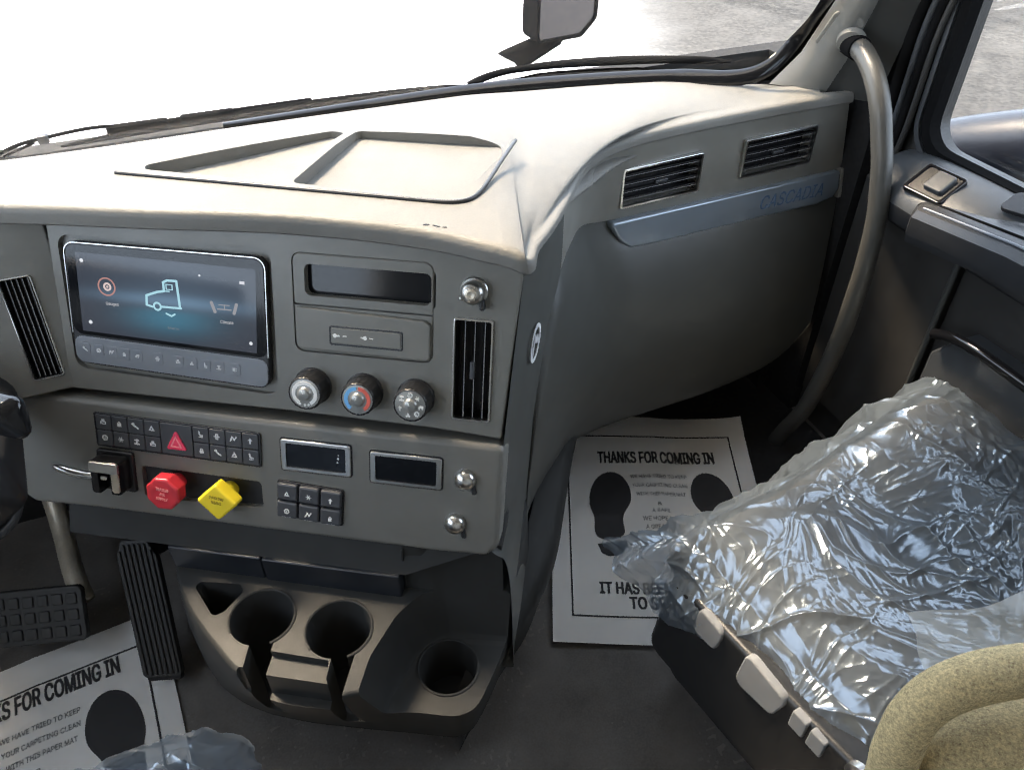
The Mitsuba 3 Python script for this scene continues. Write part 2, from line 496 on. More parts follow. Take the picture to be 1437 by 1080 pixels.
# ------------------------------------------------------------------ outside: hood, cowl, wipers, mirrors
ys = np.linspace(1.50, 3.0, 16)
xr = np.interp(ys, [1.5, 2.0, 2.3, 2.9, 3.0], [.62, .80, .92, 1.07, 1.07])
hz = np.interp(ys, [1.5, 2.0, 2.3, 2.9, 3.0], [.765, .655, .605, .545, .50])
u = np.linspace(-1, 1, 25)
H_ = np.zeros((16, 25, 3))
for i in range(16):
    xl, xrr = -xr[i] + .36, xr[i]
    H_[i, :, 0] = (xl + xrr) / 2 + u * (xrr - xl) / 2
    H_[i, :, 1] = ys[i] - .10 * u ** 2 * (ys[i] - 1.5)
    H_[i, :, 2] = hz[i] + .03 * (1 - u ** 2) - .05 * np.abs(u) ** 9
HD = 'hood'
lab(HD, 'white truck hood beyond the windshield, bleached by the sun', 'hood')
add(HD + '__panel', grid(H_), 'hood_paint', smooth=True)
edge = H_[:, -1]
add(HD + '__fender', grid(np.array([edge, edge + [.03, 0, -.06], edge + [.06, 0, -.35], edge + [.02, 0, -1.0]])), 'hood_paint', smooth=True)
edge = H_[:, 0][::-1]
add(HD + '__fender', grid(np.array([edge, edge + [-.03, 0, -.06], edge + [-.06, 0, -.35], edge + [-.02, 0, -1.0]])), 'hood_paint', smooth=True)
edge = H_[-1]
add(HD + '__nose', grid(np.array([edge[::-1], edge[::-1] + [0, .05, -.1], edge[::-1] + [0, .08, -.9]])), 'hood_paint', smooth=True)

c0 = spline(WS, 50) + [0, .035, -.012]
c0 = c0[(c0[:, 0] > -.9)]
for half, cm in ((c0[c0[:, 0] < .46], 'hood_paint'), (c0[c0[:, 0] > .43], 'cowl')):  # left part takes white paint in place of glare
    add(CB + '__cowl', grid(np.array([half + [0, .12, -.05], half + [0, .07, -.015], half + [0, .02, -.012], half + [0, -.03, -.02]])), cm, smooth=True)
lab(CB + '__cowl', 'cowl below the windshield, coloured white in place of glare')
lab(CB + '__cowl_001', 'dark cowl below the right half of the windshield')
cr = c0[c0[:, 0] > .50]
sw = np.interp(np.linspace(0, 1, len(cr)), [0, .25, .6, 1], [.0, .022, .024, .004])[:, None]
lift = np.array([0, .05, -.020])
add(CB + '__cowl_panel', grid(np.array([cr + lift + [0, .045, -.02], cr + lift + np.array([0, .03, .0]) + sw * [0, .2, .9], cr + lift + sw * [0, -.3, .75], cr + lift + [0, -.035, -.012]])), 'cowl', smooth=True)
lab(CB + '__cowl_panel', 'dark purple cowl strip under the right half of the windshield')


def wiper(key, label, arm, blade, tip=None):
    lab(key, label, 'wiper', 'windshield wipers')
    add(key + '__arm', tube(spline(arm, 24), np.linspace(.0075, .0045, 24), 10), 'wiper_metal', smooth=True)
    b = np.asarray(blade, float)
    bp = spline(b, 30)
    add(key + '__blade', tube(bp, np.interp(np.linspace(0, 1, 30), [0, .12, .5, .9, 1], [.002, .006, .0085, .007, .003]), 8), 'seal_rubber', smooth=True)
    return key


w = wiper('wiper', 'dark wiper with a washer hose lying low across the windshield on the left', [(-.088, 1.463, .818), (-.02, 1.466, .820), (.07, 1.470, .821), (.20, 1.478, .82)],
          [(-.225, 1.455, .808), (-.138, 1.462, .811), (0.0, 1.465, .815), (.17, 1.464, .817), (.36, 1.462, .816), (.53, 1.455, .81)])
add(w + '__washer_hose', tube(np.array([0, 0, .012]) + spline([(-.37, 1.467, .778), (-.33, 1.467, .790), (-.286, 1.462, .806), (-.245, 1.461, .812), (-.196, 1.460, .817), (-.138, 1.461, .816)], 30), .003, 8), 'seal_rubber', smooth=True)
add(w + '__washer_hose', tube(np.array([0, 0, .012]) + spline([(-.36, 1.470, .770), (-.31, 1.466, .790), (-.262, 1.462, .806)], 16), .0022, 8), 'seal_rubber', smooth=True)
add(w + '__clip', rbox(-.256, 1.452, .816, -.238, 1.468, .830, .003), 'dark_plastic')
add(w + '__hinge', rbox(-.150, 1.452, .811, -.05, 1.470, .829, .004), 'wiper_metal')
add(w + '__hinge', rbox(-.03, 1.452, .814, .06, 1.470, .830, .004), 'wiper_metal')
w = wiper('wiper_001', 'dark wiper in front of the right half of the windshield, left of the pillar', [(.50, 1.462, .812), (.545, 1.46, .826), (.60, 1.458, .832), (.70, 1.455, .832)],
          [(.53, 1.46, .826), (.62, 1.452, .834), (.75, 1.430, .836), (.90, 1.392, .834), (1.02, 1.350, .828)])

HM = 'hood_mirror'
lab(HM, 'dark rounded hood mirror on a stalk seen through the windshield', 'mirror')
fm = frame((1.105, 2.30, .735), [1, .16, 0], [0, -.06, 1])
mp = [(-.108, -.134), (.062, -.134), (.115, -.085), (.115, .16), (-.108, .16)]
add(HM + '__shell', plate(mp, -.07, .004, .028, .004, 10), 'mirror_shell', fm)
add(HM + '__rim', man(plate(mp, .000, .010, .028, .003, 10)) - man(plate(rnd(Polygon(rnd(mp, .028, 10)).buffer(-.011)), -.02, .03, 0, 0)), 'mirror_shell', fm)
add(HM + '__glass', plate(rnd(Polygon(rnd(mp, .028, 10)).buffer(-.0105)), .002, .0055, 0, 0), 'mirror_glass', fm)
add(HM + '__stalk', m3.Manifold.batch_hull([m3.Manifold.sphere(.028, 12).translate(p) for p in ([1.085, 2.335, .60], [.925, 2.36, .545], [.90, 2.36, .50], [1.05, 2.36, .57])]), 'mirror_shell')

SB = 'mirror_housing'
lab(SB, 'dark rounded mirror housing outside the door window', 'mirror')
pth = np.linspace((1.64, 1.46, .475), (1.80, .90, .72), 14)
rr = .088 * np.sqrt(np.clip(1 - np.linspace(-1, .55, 14) ** 4, .03, 1))
add(SB + '__shell', tube(pth, rr, 28), 'blue_shell', smooth=True)
add(SB + '__bracket', tube(np.linspace((1.70, 1.2, .52), (1.36, 1.16, .42), 4), .022, 12), 'mirror_shell', smooth=True)

# ------------------------------------------------------------------ dashboard frames
AZ, LEAN = math.radians(30.7), math.radians(19.3)
RV = np.array([math.cos(AZ), -math.sin(AZ), 0])
HV = np.array([-math.sin(AZ), -math.cos(AZ), 0])
NV = HV * math.cos(LEAN) + np.array([0, 0, math.sin(LEAN)])
UV = np.cross(NV, RV)
O = np.array([.1181, .8461, .7042])
FP = frame(O, RV, UV)                      # centre panel: x along it, y up it, z out of it
FC = frame([O[0], O[1], 0], RV, -HV)       # console: x along the panel, y away from the driver, z up
D = 'dashboard'
lab(D, 'grey truck dashboard wrapping round the driver, with touchscreen, knobs, switches and air vents', 'dashboard')

# --- top pad
E_up = np.array([(-.95, 1.145, .88), (-.70, 1.145, .88), (-.45, 1.160, .88), (-.261, 1.089, .88), (-.094, 1.007, .88), (.07, .926, .88), (.223, .822, .88), (.289, .757, .879), (.316, .734, .872),
                 (.360, .797, .850), (.420, .873, .833), (.479, .953, .820), (.537, 1.040, .809), (.592, 1.108, .803), (.645, 1.142, .801), (.866, 1.170, .80), (1.195, 1.176, .80)])
tE = np.array([0, .10, .20, .28, .355, .43, .51, .55, .575, .63, .675, .72, .77, .81, .835, .915, 1.0])
tt = np.unique(np.r_[np.linspace(0, 1, 190), tE])
from scipy.interpolate import PchipInterpolator
Ex = PchipInterpolator(tE, E_up)(tt)
from scipy.ndimage import gaussian_filter1d
wE = np.clip((tt - .64) / .05, 0, 1)[:, None] * np.clip((.97 - tt) / .05, 0, 1)[:, None]
Ex = Ex * (1 - wE) + gaussian_filter1d(Ex, 6, axis=0, mode='nearest') * wE
back = np.array([(-.95, 1.22, .815), (-.60, 1.345, .818), (-.306, 1.378, .82), (.053, 1.400, .82), (.264, 1.402, .82), (.453, 1.402, .82), (.60, 1.385, .82), (.714, 1.366, .82), (.84, 1.335, .82), (.93, 1.305, .815), (1.04, 1.262, .81), (1.10, 1.255, .80), (1.172, 1.215, .80)])
tB = np.array([0, .17, .28, .39, .47, .535, .60, .65, .72, .78, .87, .93, 1.0])
Bx = PchipInterpolator(tB, back)(tt)
tang = np.gradient(Ex, axis=0)
tang[:, 2] = 0
k = 9
tang = np.column_stack([np.convolve(np.pad(tang[:, c], k // 2, mode='edge'), np.ones(k) / k, 'valid') for c in range(3)])
tang /= np.linalg.norm(tang, axis=1, keepdims=True)
outw = np.column_stack([tang[:, 1], -tang[:, 0], 0 * tang[:, 0]])
drop = np.interp(tt, [0, .5, .575, .63, .72, .81, 1], [.026, .026, .024, .012, .012, .020, .020])[:, None]
rowsP = []
Z = np.array([0, 0, 1.0])
inset = .006
rowsP.append(Ex - outw * .010 - Z * (drop + .002))
rowsP.append(Ex - outw * .002 - Z * drop)
rowsP.append(Ex - Z * (drop * .90))
rowsP.append(Ex - outw * .0006 - Z * drop * .42)
rowsP.append(Ex - outw * .0032 - Z * drop * .16)
rowsP.append(Ex - outw * .0078 - Z * drop * .035)
base_in = Ex - outw * .014
for v in np.linspace(0, 1, 26):
    s = v
    xy = base_in * (1 - s) + Bx * s
    # the driver's pad keeps its height, then falls to the glass
    hold = smooth01 = np.clip((s - .42) / .58, 0, 1) ** 1.5
    lin = s
    drv = np.clip((.60 - tt) / .06, 0, 1)
    ww = drv * hold + (1 - drv) * lin
    xy[:, 2] = base_in[:, 2] * (1 - ww) + Bx[:, 2] * ww
    rowsP.append(xy)
from scipy.ndimage import gaussian_filter1d
for k_ in range(8, len(rowsP)):
    sg_ = 9 * min(1, (k_ - 7) / 8) * min(1, (len(rowsP) - 1 - k_) / 6)
    if sg_ > .05:
        q = gaussian_filter1d(rowsP[k_], sg_, axis=0, mode='nearest')
        w_ = np.clip((tt - .585) / .03, 0, 1)[:, None] * .85 + .15
        rowsP[k_] = rowsP[k_] * (1 - w_) + q * w_
offP = []
for k_, q in enumerate(rowsP):
    if k_ < 6:
        offP.append((Ex - outw * (.0115 + .0004 * k_) - Z * (drop + .0030 + .0001 * k_)) - q)
    else:
        w_ = min(1, (k_ - 6) / 6)
        offP.append(np.concatenate([np.zeros((len(q), 2)), -(drop + .004) * (1 - w_) - .05 * w_], 1))
pad = man(shell(np.array(rowsP), np.array(offP)))
SCUFF = [[(.092, .050), (.097, .0488), (.100, .0515), (.095, .0525)], [(.104, .0500), (.113, .0470), (.114, .0485), (.105, .0515)], [(.117, .0475), (.123, .0468), (.121, .0492)]]
# storage tray sunk into the pad (in the panel's directions)
zt = .868
tray_out = [(-.350, .142), (.116, .118), (.136, .135), (.158, .305), (.150, .340), (-.125, .338), (-.245, .232)]
rec1 = plate([(-.345, .146), (-.122, .136), (-.096, .322), (-.120, .332), (-.240, .228)], .8612, .93, .010, 0)
rec2 = plate([(-.110, .136), (.112, .124), (.128, .140), (.150, .290), (.142, .334), (-.080, .334)], .8612, .93, .010, 0)
cut = man(xf(rec1, FC)) + man(xf(rec2, FC))
pad = pad - cut
add(D + '__top_pad', pad, 'pad_plastic', smooth=40)
lab(D + '__top_pad', 'sunlit pale top pad of the dashboard')
TR = D + '__storage_tray'
add(TR, man(xf(plate(tray_out, .800, .8615, .012, 0), FC)), 'pad_plastic')
lab(TR, 'two-pocket storage tray sunk into the sunlit dashboard top')
lipp = [(-.356, .127), (-.20, .1215), (.0, .114), (.085, .1105), (.118, .109), (.134, .113), (.143, .127), (.150, .170), (.166, .322)]
lp2 = polyline(lipp, 160)
for _ in range(30):
    lp2[1:-1] = .5 * lp2[1:-1] + .25 * (lp2[2:] + lp2[:-2])
lp_ = np.array([(x, y, 0) for x, y in lp2]) @ FC[:3, :3].T + [O[0], O[1], .8815]
lp_[:, 2] -= np.clip((lp2[:, 1] - .24) / .1, 0, 1) * .003
add(TR + '__lip', tube(lp_, .0026, 8), 'dark_plastic', smooth=True)

add(D + '__top_pad__scuff', xf(join(*[flat(Polygon(q), .8799, .8808) for q in SCUFF]), FC), 'black_plastic', smooth=False)
# --- upper centre panel with its openings
top = [(-.4255, .166), (-.4255, -.0895), (-.10, -.0895), (.10, -.0925), (.200, -.0985), (.2200, .157), (.17, .165), (.10, .168)]
P0 = man(plate(top, -.045, 0, .004, .003))


def hole(pts, z0, r=.004):
    return man(plate(pts, z0, .05, r, 0))


P0 = P0 - hole(rect(-.0845, .0, .1045, .1345), -.006, .012)                   # shallow recess round the radio shelf
P0 = P0 - hole(rect(-.075, .072, .107, .125), -.040, .008)
P0 = P0 - hole(rect(.1315, -.0745, .1835, .0665), -.04, .005)                 # vent
P0 = P0 - hole([(-.4115, -.056), (-.112, -.068), (-.112, .137), (-.4115, .132)], -.008, .016)   # screen recess
add(D + '__centre_panel', P0, 'panel_plastic', FP)
lab(D + '__centre_panel', 'upper grey panel holding the touchscreen and climate knobs')
# radio opening, shelf with card slot
P1 = man(plate(rect(-.0843, .0002, .1043, .1343), -.03, -.0008, .012, .003)) - hole(rect(-.068, .0775, .101, .1195), -.025, .008) - hole([(-.09, .064), (.12, .064), (.12, .067), (-.09, .067)], -.012, .001)
add(D + '__radio_surround', P1, 'panel_plastic', FP)
add(D + '__radio_display', plate(rect(-.069, .0765, .102, .1205), -.024, -.014, .006, .001), 'display_glass', FP)
lab(D + '__radio_display', 'blank dark display in the slot above the climate knobs')
sh = plate([(-.080, .006), (.098, .004), (.101, .010), (.101, .052), (.094, .058), (-.080, .063)], -.0008, .005, .005, .002)
add(D + '__card_shelf', sh, 'panel_plastic', FP)
add(D + '__card_shelf__insert', ring_plate(rect(-.0345, .0150, .0655, .0415), rect(-.0325, .0170, .0635, .0395), .004, .0058, .003, .002, .0005), 'dark_plastic', FP)
add(D + '__card_shelf__door', plate(rect(-.0315, .0178, .0625, .0388), .004, .0062, .002, .0008), 'panel_plastic', FP)
for i, x in enumerate((-.0235, .0125)):
    g1 = unary_union([box(x - .004, .0275, x + .004, .0295), Point(x + (.002 if i else -.003), .0285).buffer(.0028)])
    g1 = g1.union(box(x + .008, .0278, x + .013, .0292))
    add(D + '__card_shelf__symbol', flat(g1, .0060, .0066), 'white_print', FP, smooth=False)


# --- pictograms: small printed symbols of a few kinds
def glyph(i, s):
    i = i % 14
    if i == 0:
        g_ = unary_union([box(-.5, -.5, .5, -.25), box(-.12, -.3, .12, .5), box(-.4, .2, .4, .42)])
    elif i == 1:
        g_ = unary_union([LineString([(-.5, .3), (0, -.1), (.5, -.4)]).buffer(.12), Point(-.3, .35).buffer(.2)])
    elif i == 2:
        g_ = unary_union([box(-.25, -.5, .25, .5)]).difference(box(-.08, -.3, .08, .3)).union(box(-.5, -.1, .5, .1))
    elif i == 3:
        g_ = unary_union([Polygon([(-.5, -.3), (.1, -.5), (.1, .5), (-.5, .3)]), box(.2, -.3, .5, -.12), box(.2, .12, .5, .3)])
    elif i == 4:
        g_ = unary_union([Point(0, 0).buffer(.5)]).difference(Point(0, 0).buffer(.28)).union(Point(0, 0).buffer(.12))
    elif i == 5:
        g_ = unary_union([box(-.5, -.4, .5, .1), box(-.25, .1, .25, .5)]).difference(box(-.3, -.25, .3, -.05))
    elif i == 6:
        g_ = unary_union([Polygon([(-.5, -.45), (.5, -.45), (0, .5)])]).difference(Polygon([(-.2, -.28), (.2, -.28), (0, .12)]))
    elif i == 8:
        g_ = unary_union([affinity.rotate(Point(.27, 0).buffer(.2), q_, origin=(0, 0)) for q_ in (90, 210, 330)] + [Point(0, 0).buffer(.09)])
    elif i == 9:
        g_ = unary_union([affinity.rotate(box(-.5, -.06, .5, .06), q_, origin=(0, 0)) for q_ in (0, 60, 120)])
    elif i == 10:
        g_ = unary_union([box(-.32, -.5, .32, .08), Point(0, .1).buffer(.27).difference(Point(0, .1).buffer(.15))])
    elif i == 11:
        g_ = unary_union([LineString([(-.2, .5), (-.1, -.1), (.35, -.15)]).buffer(.12), box(-.3, -.5, .4, -.36)])
    elif i == 12:
        g_ = unary_union([Polygon([(0, .5), (.4, .05), (-.4, .05)]), box(-.14, -.5, .14, .1)])
    elif i == 13:
        g_ = unary_union([Polygon([(-.5, -.1), (-.2, .3), (.5, .3), (.5, -.1)]), Point(-.25, -.25).buffer(.15), Point(.25, -.25).buffer(.15)])
    else:
        g_ = unary_union([LineString([(-.5, -.4), (-.2, .4), (.15, -.2), (.5, .4)]).buffer(.11)])
    return affinity.scale(g_, s, s, origin=(0, 0))


# --- touchscreen
TS = D + '__touchscreen'
ts = [(-.4015, .1235), (-.405, -.040), (-.398, -.0475), (-.150, -.0575), (-.128, -.050), (-.121, -.030), (-.118, .112), (-.130, .1235)]
ts = [(-.4005, .1245), (-.4070, -.0465), (-.122, -.0585), (-.1175, .1240)]
add(TS, plate(ts, -.012, .0045, .016, .002, 10), 'dark_plastic', FP)
lab(TS, 'wide touchscreen with a lit truck picture and a row of keys below')
o = rnd(ts, .016, 10)
inner = Polygon(o).buffer(-.0013)
edge_ = Polygon(o).difference(inner).intersection(Polygon([(-.42, -.002), (-.08, -.014), (-.08, .2), (-.42, .2)]))
add(TS + '__bright_rim', flat(edge_, .0035, .0056), 'satin_metal', FP, smooth=False)
gl = [(-.3975, .1218), (-.4030, -.0035), (-.1225, -.0135), (-.1203, .1212)]
add(TS + '__glass', plate(gl, .003, .0052, .013, .0006, 10), 'display_glass', FP)


def screen_glow(p, n, uv):
    q = mi.Vector3f(p.x - float(O[0]), p.y - float(O[1]), p.z - float(O[2]))
    x = q.x * float(RV[0]) + q.y * float(RV[1])
    y = q.x * float(UV[0]) + q.y * float(UV[1]) + q.z * float(UV[2])
    dx = (x + .258) / .062
    core = dr.exp(-dx * dx)
    wide = dr.exp(-dr.square((x + .245) / .11))
    beam = dr.exp(-dr.square((y - .053 + .02 * (x + .26)) / .010)) * wide
    upper = smoothstep(.042, .062, y) * dr.exp(-(y - .05) * 22) * wide
    lower = smoothstep(.050, .036, y) * dr.exp(-dr.square((y - .030) / .022)) * core
    c = mi.Color3f(.22, .40, .58) * (beam * .9 + upper * .55) + mi.Color3f(.03, .34, .52) * lower * .9
    return (c * .30 + mi.Color3f(.036, .041, .054)) * .055  # constant term also carries the hazy reflection on the glass


act = [(-.384, .1115), (-.389, .0015), (-.137, -.0075), (-.131, .108)]
av = np.array([(x, y, .00545) for x, y in act]) @ FP[:3, :3].T + FP[:3, 3]
key = TS + '__picture'
scene[key] = mikit.ply(trimesh.Trimesh(av, [[0, 1, 2], [0, 2, 3]], process=False), mat('display_glass'), uv=np.array([(0, 1), (0, 0), (1, 0), (1, 1)], float))
scene[key]['emitter'] = {'type': 'area', 'radiance': mikit.proc(screen_glow)}


def emit(key, mesh, c, fr):
    kk = add(key, mesh, 'display_glass', fr, smooth=False)
    scene[kk]['emitter'] = {'type': 'area', 'radiance': rgb(np.array(c) * .11)}
    return kk


CY, WH, RD = (.17, .29, .33), (.22, .22, .22), (.20, .10, .09)
zc = .0056
line = lambda pts, w_: LineString(pts).buffer(w_)
# outline of a lorry tractor, glowing
trk = unary_union([line([(-.289, .047), (-.288, .060), (-.272, .066), (-.262, .068), (-.262, .080), (-.256, .083), (-.243, .083), (-.242, .058), (-.2415, .047)], .0016), line([(-.289, .047), (-.281, .045)], .0014),
                   line([(-.268, .046), (-.240, .046)], .0014), Point(-.274, .046).buffer(.0062).difference(Point(-.274, .046).buffer(.0036)), line([(-.262, .068), (-.2545, .068)], .0008),
                   box(-.259, .070, -.249, .078).difference(box(-.2575, .0712, -.2505, .0768)), line([(-.262, .037), (-.255, .034), (-.25, .037)], .0012)])
emit(TS + '__truck_symbol', flat(trk, zc, zc + .0003), CY, FP)
ring = Point(-.3445, .067).buffer(.0128).difference(Point(-.3445, .067).buffer(.0108))
emit(TS + '__gauge_symbol', flat(ring, zc, zc + .0003), RD, FP)
dot = unary_union([Point(-.3435, .067).buffer(.0058).difference(Point(-.3435, .067).buffer(.0032)), Point(-.3435, .067).buffer(.0016)])
emit(TS + '__gauge_symbol', flat(dot, zc, zc + .0003), (.30, .24, .23), FP)
seatg = unary_union([line([(-.196, .058), (-.192, .046)], .0022), line([(-.161, .058), (-.165, .046)], .0022), line([(-.188, .05), (-.169, .05)], .0008), line([(-.186, .056), (-.171, .056)], .0006), line([(-.178, .05), (-.178, .056)], .0006)])
emit(TS + '__seat_symbol', flat(seatg, zc, zc + .0003), (.13, .13, .14), FP)
emit(TS + '__caption', text('Gauges', .0042, .0003, False, center=-.3395, at=(0, .0415), z=zc, width=.0185), (.2, .2, .21), FP)
emit(TS + '__caption', text('Climate', .0042, .0003, False, center=-.1765, at=(0, .0305), z=zc, width=.0185), (.2, .2, .21), FP)
emit(TS + '__caption', text('Menu', .003, .0003, False, center=-.254, at=(0, .0155), z=zc, width=.016), (.07, .08, .09), FP)
emit(TS + '__caption', text('72\u00b0 10:24', .003, .0003, False, center=-.186, at=(0, .0885), z=zc, width=.030), (.05, .06, .075), FP)
for gx, gy, gr in ((-.3760, .1005, .0026), (-.3755, .0150, .0026), (-.1445, .0060, .0024), (-.2095, .0935, .0014)):
    emit(TS + '__indicator', flat(Point(gx, gy).buffer(gr), zc, zc + .0003), (.30, .31, .33), FP)
emit(TS + '__indicator', flat(box(-.1545, .0865, -.1475, .0905), zc, zc + .0003), (.25, .25, .27), FP)
# key row under the glass
ks = [(-.4050, -.0050), (-.4085, -.0465), (-.150, -.0568), (-.1315, -.0490), (-.1265, -.0330), (-.1235, -.0155)]
ks = [(-.4040, -.0062), (-.4052, -.0445), (-.1235, -.0563), (-.1225, -.0162)]
add(TS + '__key_strip', plate(ks, .003, .0058, .012, .0012), 'key_strip', FP)
slope = -.041
for i, kx in enumerate((-.3890, -.3690, -.3500, -.3310, -.3120, -.2820, -.2520, -.2320, -.2125, -.1930, -.1700)):
    ky = -.0262 + slope * (kx + .389) + .0015
    kf = FP @ np.array([[1, slope, 0, kx], [-slope * -1 * -1, 1, 0, ky], [0, 0, 1, 0], [0, 0, 0, 1.0]])
    kf = FP.copy() @ frame((kx, ky, 0), (1, slope, 0), (-slope, 1, 0))
    kk = add(TS + '__key', plate(rect(-.0075, -.0085, .0075, .0085), .0054, .0066, .002, .0006), 'key_strip', kf)
    add(kk + '__symbol', flat(glyph((i * 3 + 1), .0062), .0066, .0070), 'grey_print', kf, smooth=False)


# --- air vents
def vent(base, fr, w, h, vertical, nslat, tilt, rim='chrome', tab=True, bar=.0022):
    add(base, ring_plate(rect(-w / 2, -h / 2, w / 2, h / 2), rect(-w / 2 + bar, -h / 2 + bar, w / 2 - bar, h / 2 - bar), -.004, .0035, .004, .003, .001), rim, fr)
    hb = man(plate(rect(-w / 2 + .001, -h / 2 + .001, w / 2 - .001, h / 2 - .001), -.038, .000, .003, 0)) - man(plate(rect(-w / 2 + .0018, -h / 2 + .0018, w / 2 - .0018, h / 2 - .0018), -.034, .02, .002, 0))
    add(base + '__duct', hb, 'black_plastic', fr)
    n = nslat
    for i in range(n):
        q = (i + 1) / (n + 1) - .5
        if vertical:
            s = rbox(-.0008, -h / 2 + .002, -.007, .0008, h / 2 - .002, .007, .0007, 6)
            s = s.rotate([0, tilt, 0]).translate([q * w, 0, -.009])
        else:
            s = rbox(-w / 2 + .002, -.0008, -.007, w / 2 - .002, .0008, .007, .0007, 6)
            s = s.rotate([tilt, 0, 0]).translate([0, q * h, -.009])
        kk = add(base + '__slat', s, 'black_plastic', fr)
        add(base + '__slat_edge', (rbox(q * w - .0006 + (.002 if tilt else 0), -h / 2 + .003, -.0030, q * w + .0006 + (.002 if tilt else 0), h / 2 - .003, -.0018, .0005, 6) if vertical else rbox(-w / 2 + .003, q * h - .0006 - (.002 if tilt else 0), -.0030, w / 2 - .003, q * h + .0006 - (.002 if tilt else 0), -.0018, .0005, 6)), 'slat_grey', fr)
    if tab:
        add(base + '__tab', rbox(-.0032, -.012, -.006, .0032, .012, .002, .0014) if vertical else rbox(-.014, -.0028, -.006, .014, .0028, .002, .0014), 'switch_grey', fr)
    return base


k_ = vent(D + '__air_vent', FP @ frame((.1575, -.004, .001), (1, 0, 0), (0, 1, 0)), .052, .141, True, 3, 14)
lab(k_, 'upright air vent with a bright rim at the right end of the centre panel')

# --- climate knobs
def knob(x, y, kind, label):
    base = D + '__climate_knob'
    n = 60
    a = np.arange(n) * 2 * np.pi / n
    rg = .0228 + .0004 * np.cos(a * 20)
    def ring_(r_, z_, wob=1.0):
        return np.column_stack([np.cos(a) * (r_ + (rg - .0228) * wob), np.sin(a) * (r_ + (rg - .0228) * wob), np.full(n, z_)])
    rings = [ring_(.0262, -.002, 0), ring_(.0262, .002, 0), ring_(.0245, .003, 0), ring_(.0242, .004), ring_(.0234, .028), ring_(.0226, .0305), ring_(.0214, .0312, 0), ring_(.0211, .0302, 0)]
    v = np.vstack(rings + [np.array([[0, 0, .0302]])])
    i = np.arange(n); j = (i + 1) % n
    f = [np.vstack([np.column_stack([q * n + i, q * n + j, q * n + n + j]), np.column_stack([q * n + i, q * n + n + j, q * n + n + i])]) for q in range(len(rings) - 1)]
    L_ = (len(rings) - 1) * n
    f.append(np.column_stack([L_ + i, L_ + j, np.full(n, len(v) - 1)]))
    fr = FP @ frame((x, y, 0), (1, 0, 0), (0, 1, 0))
    k = add(base, (v, np.vstack(f)), 'knob_black', fr, smooth=40)
    lab(k, label)
    fr = fr @ frame((0, 0, .008), (1, 0, 0), (0, 1, 0))
    add(k + '__face', lathe([(.0206, .0220), (.0206, .0228), (.0100, .0236), (.0085, .0262), (.0068, .0275), (0, .0277)], 40), 'knob_face', fr, smooth=40)
    def arc(r0, r1, a0, a1):
        aa = np.radians(np.linspace(a0, a1, 40))
        return Polygon(np.vstack([np.column_stack([np.cos(aa) * r1, np.sin(aa) * r1]), np.column_stack([np.cos(aa[::-1]) * r0, np.sin(aa[::-1]) * r0])]))
    if kind == 'fan':
        add(k + '__ring_mark', flat(arc(.0128, .0176, -60, 240), .0234, .0240), 'white_print', fr, smooth=False)
        for q in (-115, -90, -72):
            add(k + '__dot_mark', flat(Point(.016 * math.cos(math.radians(q)), .016 * math.sin(math.radians(q))).buffer(.0017), .0234, .0240), 'white_print', fr, smooth=False)
    elif kind == 'temperature':
        add(k + '__cold_mark', flat(arc(.0130, .0180, 95, 235), .0234, .0240), 'blue_print', fr, smooth=False)
        add(k + '__hot_mark', flat(arc(.0130, .0180, -55, 85), .0234, .0240), 'red_print', fr, smooth=False)
    else:
        for q in (-100, -50, -5, 45, 90, 140, 200):
            c = (.0145 * math.cos(math.radians(q)), .0145 * math.sin(math.radians(q)))
            add(k + '__symbol', flat(affinity.translate(glyph(q // 5, .0072), *c), .0233, .0240), 'white_print', fr, smooth=False)
    add(k + '__pointer', flat(affinity.rotate(box(-.0009, .0012, .0009, .0062), 20, origin=(0, 0)), .0276, .0281), 'white_print', fr, smooth=False)


knob(-.0614, -.0480, 'fan', 'climate knob with a pale ring of marks')
knob(.0109, -.0488, 'temperature', 'climate knob with blue and red marks')
knob(.0822, -.0495, 'mode', 'climate knob with several pale symbols')


# --- lighter-style sockets with a hinged metal cap
def socket(x, y, m_, label):
    fr = FP @ frame((x, y, 0), (1, 0, 0), (0, 1, 0))
    k = add(D + '__power_socket', lathe([(.0180, -.002), (.0180, .0015), (.0168, .003), (.0150, .003), (.0150, .001), (0, .001)], 32), m_, fr, smooth=35)
    lab(k, label)
    add(k + '__cap', lathe([(.0148, .001), (.0152, .012), (.0144, .0175), (.0110, .0215), (.006, .0235), (0, .0240)], 32), m_, fr, smooth=50)
    add(k + '__hinge', rbox(.006, -.0240, .0, .0125, -.0105, .014, .002).rotate([0, 0, 10]), 'dark_plastic', fr)
    add(k + '__catch', rbox(-.0185, -.0125, .001, -.0125, -.0075, .007, .002), 'chrome', fr)
    if y > 0:
        add(k + '__emblem', lathe([(.0075, .0225), (.0075, .0245), (.005, .0252), (0, .0245)], 14), 'pedal_arm', fr, smooth=False)


socket(.1565, .1030, 'satin_metal', 'round power socket above the upright air vent')
socket(.1550, -.1585, 'chrome', 'round power socket beside the right-hand small display')
socket(.1425, -.2290, 'chrome', 'round power socket lowest on the switch panel')

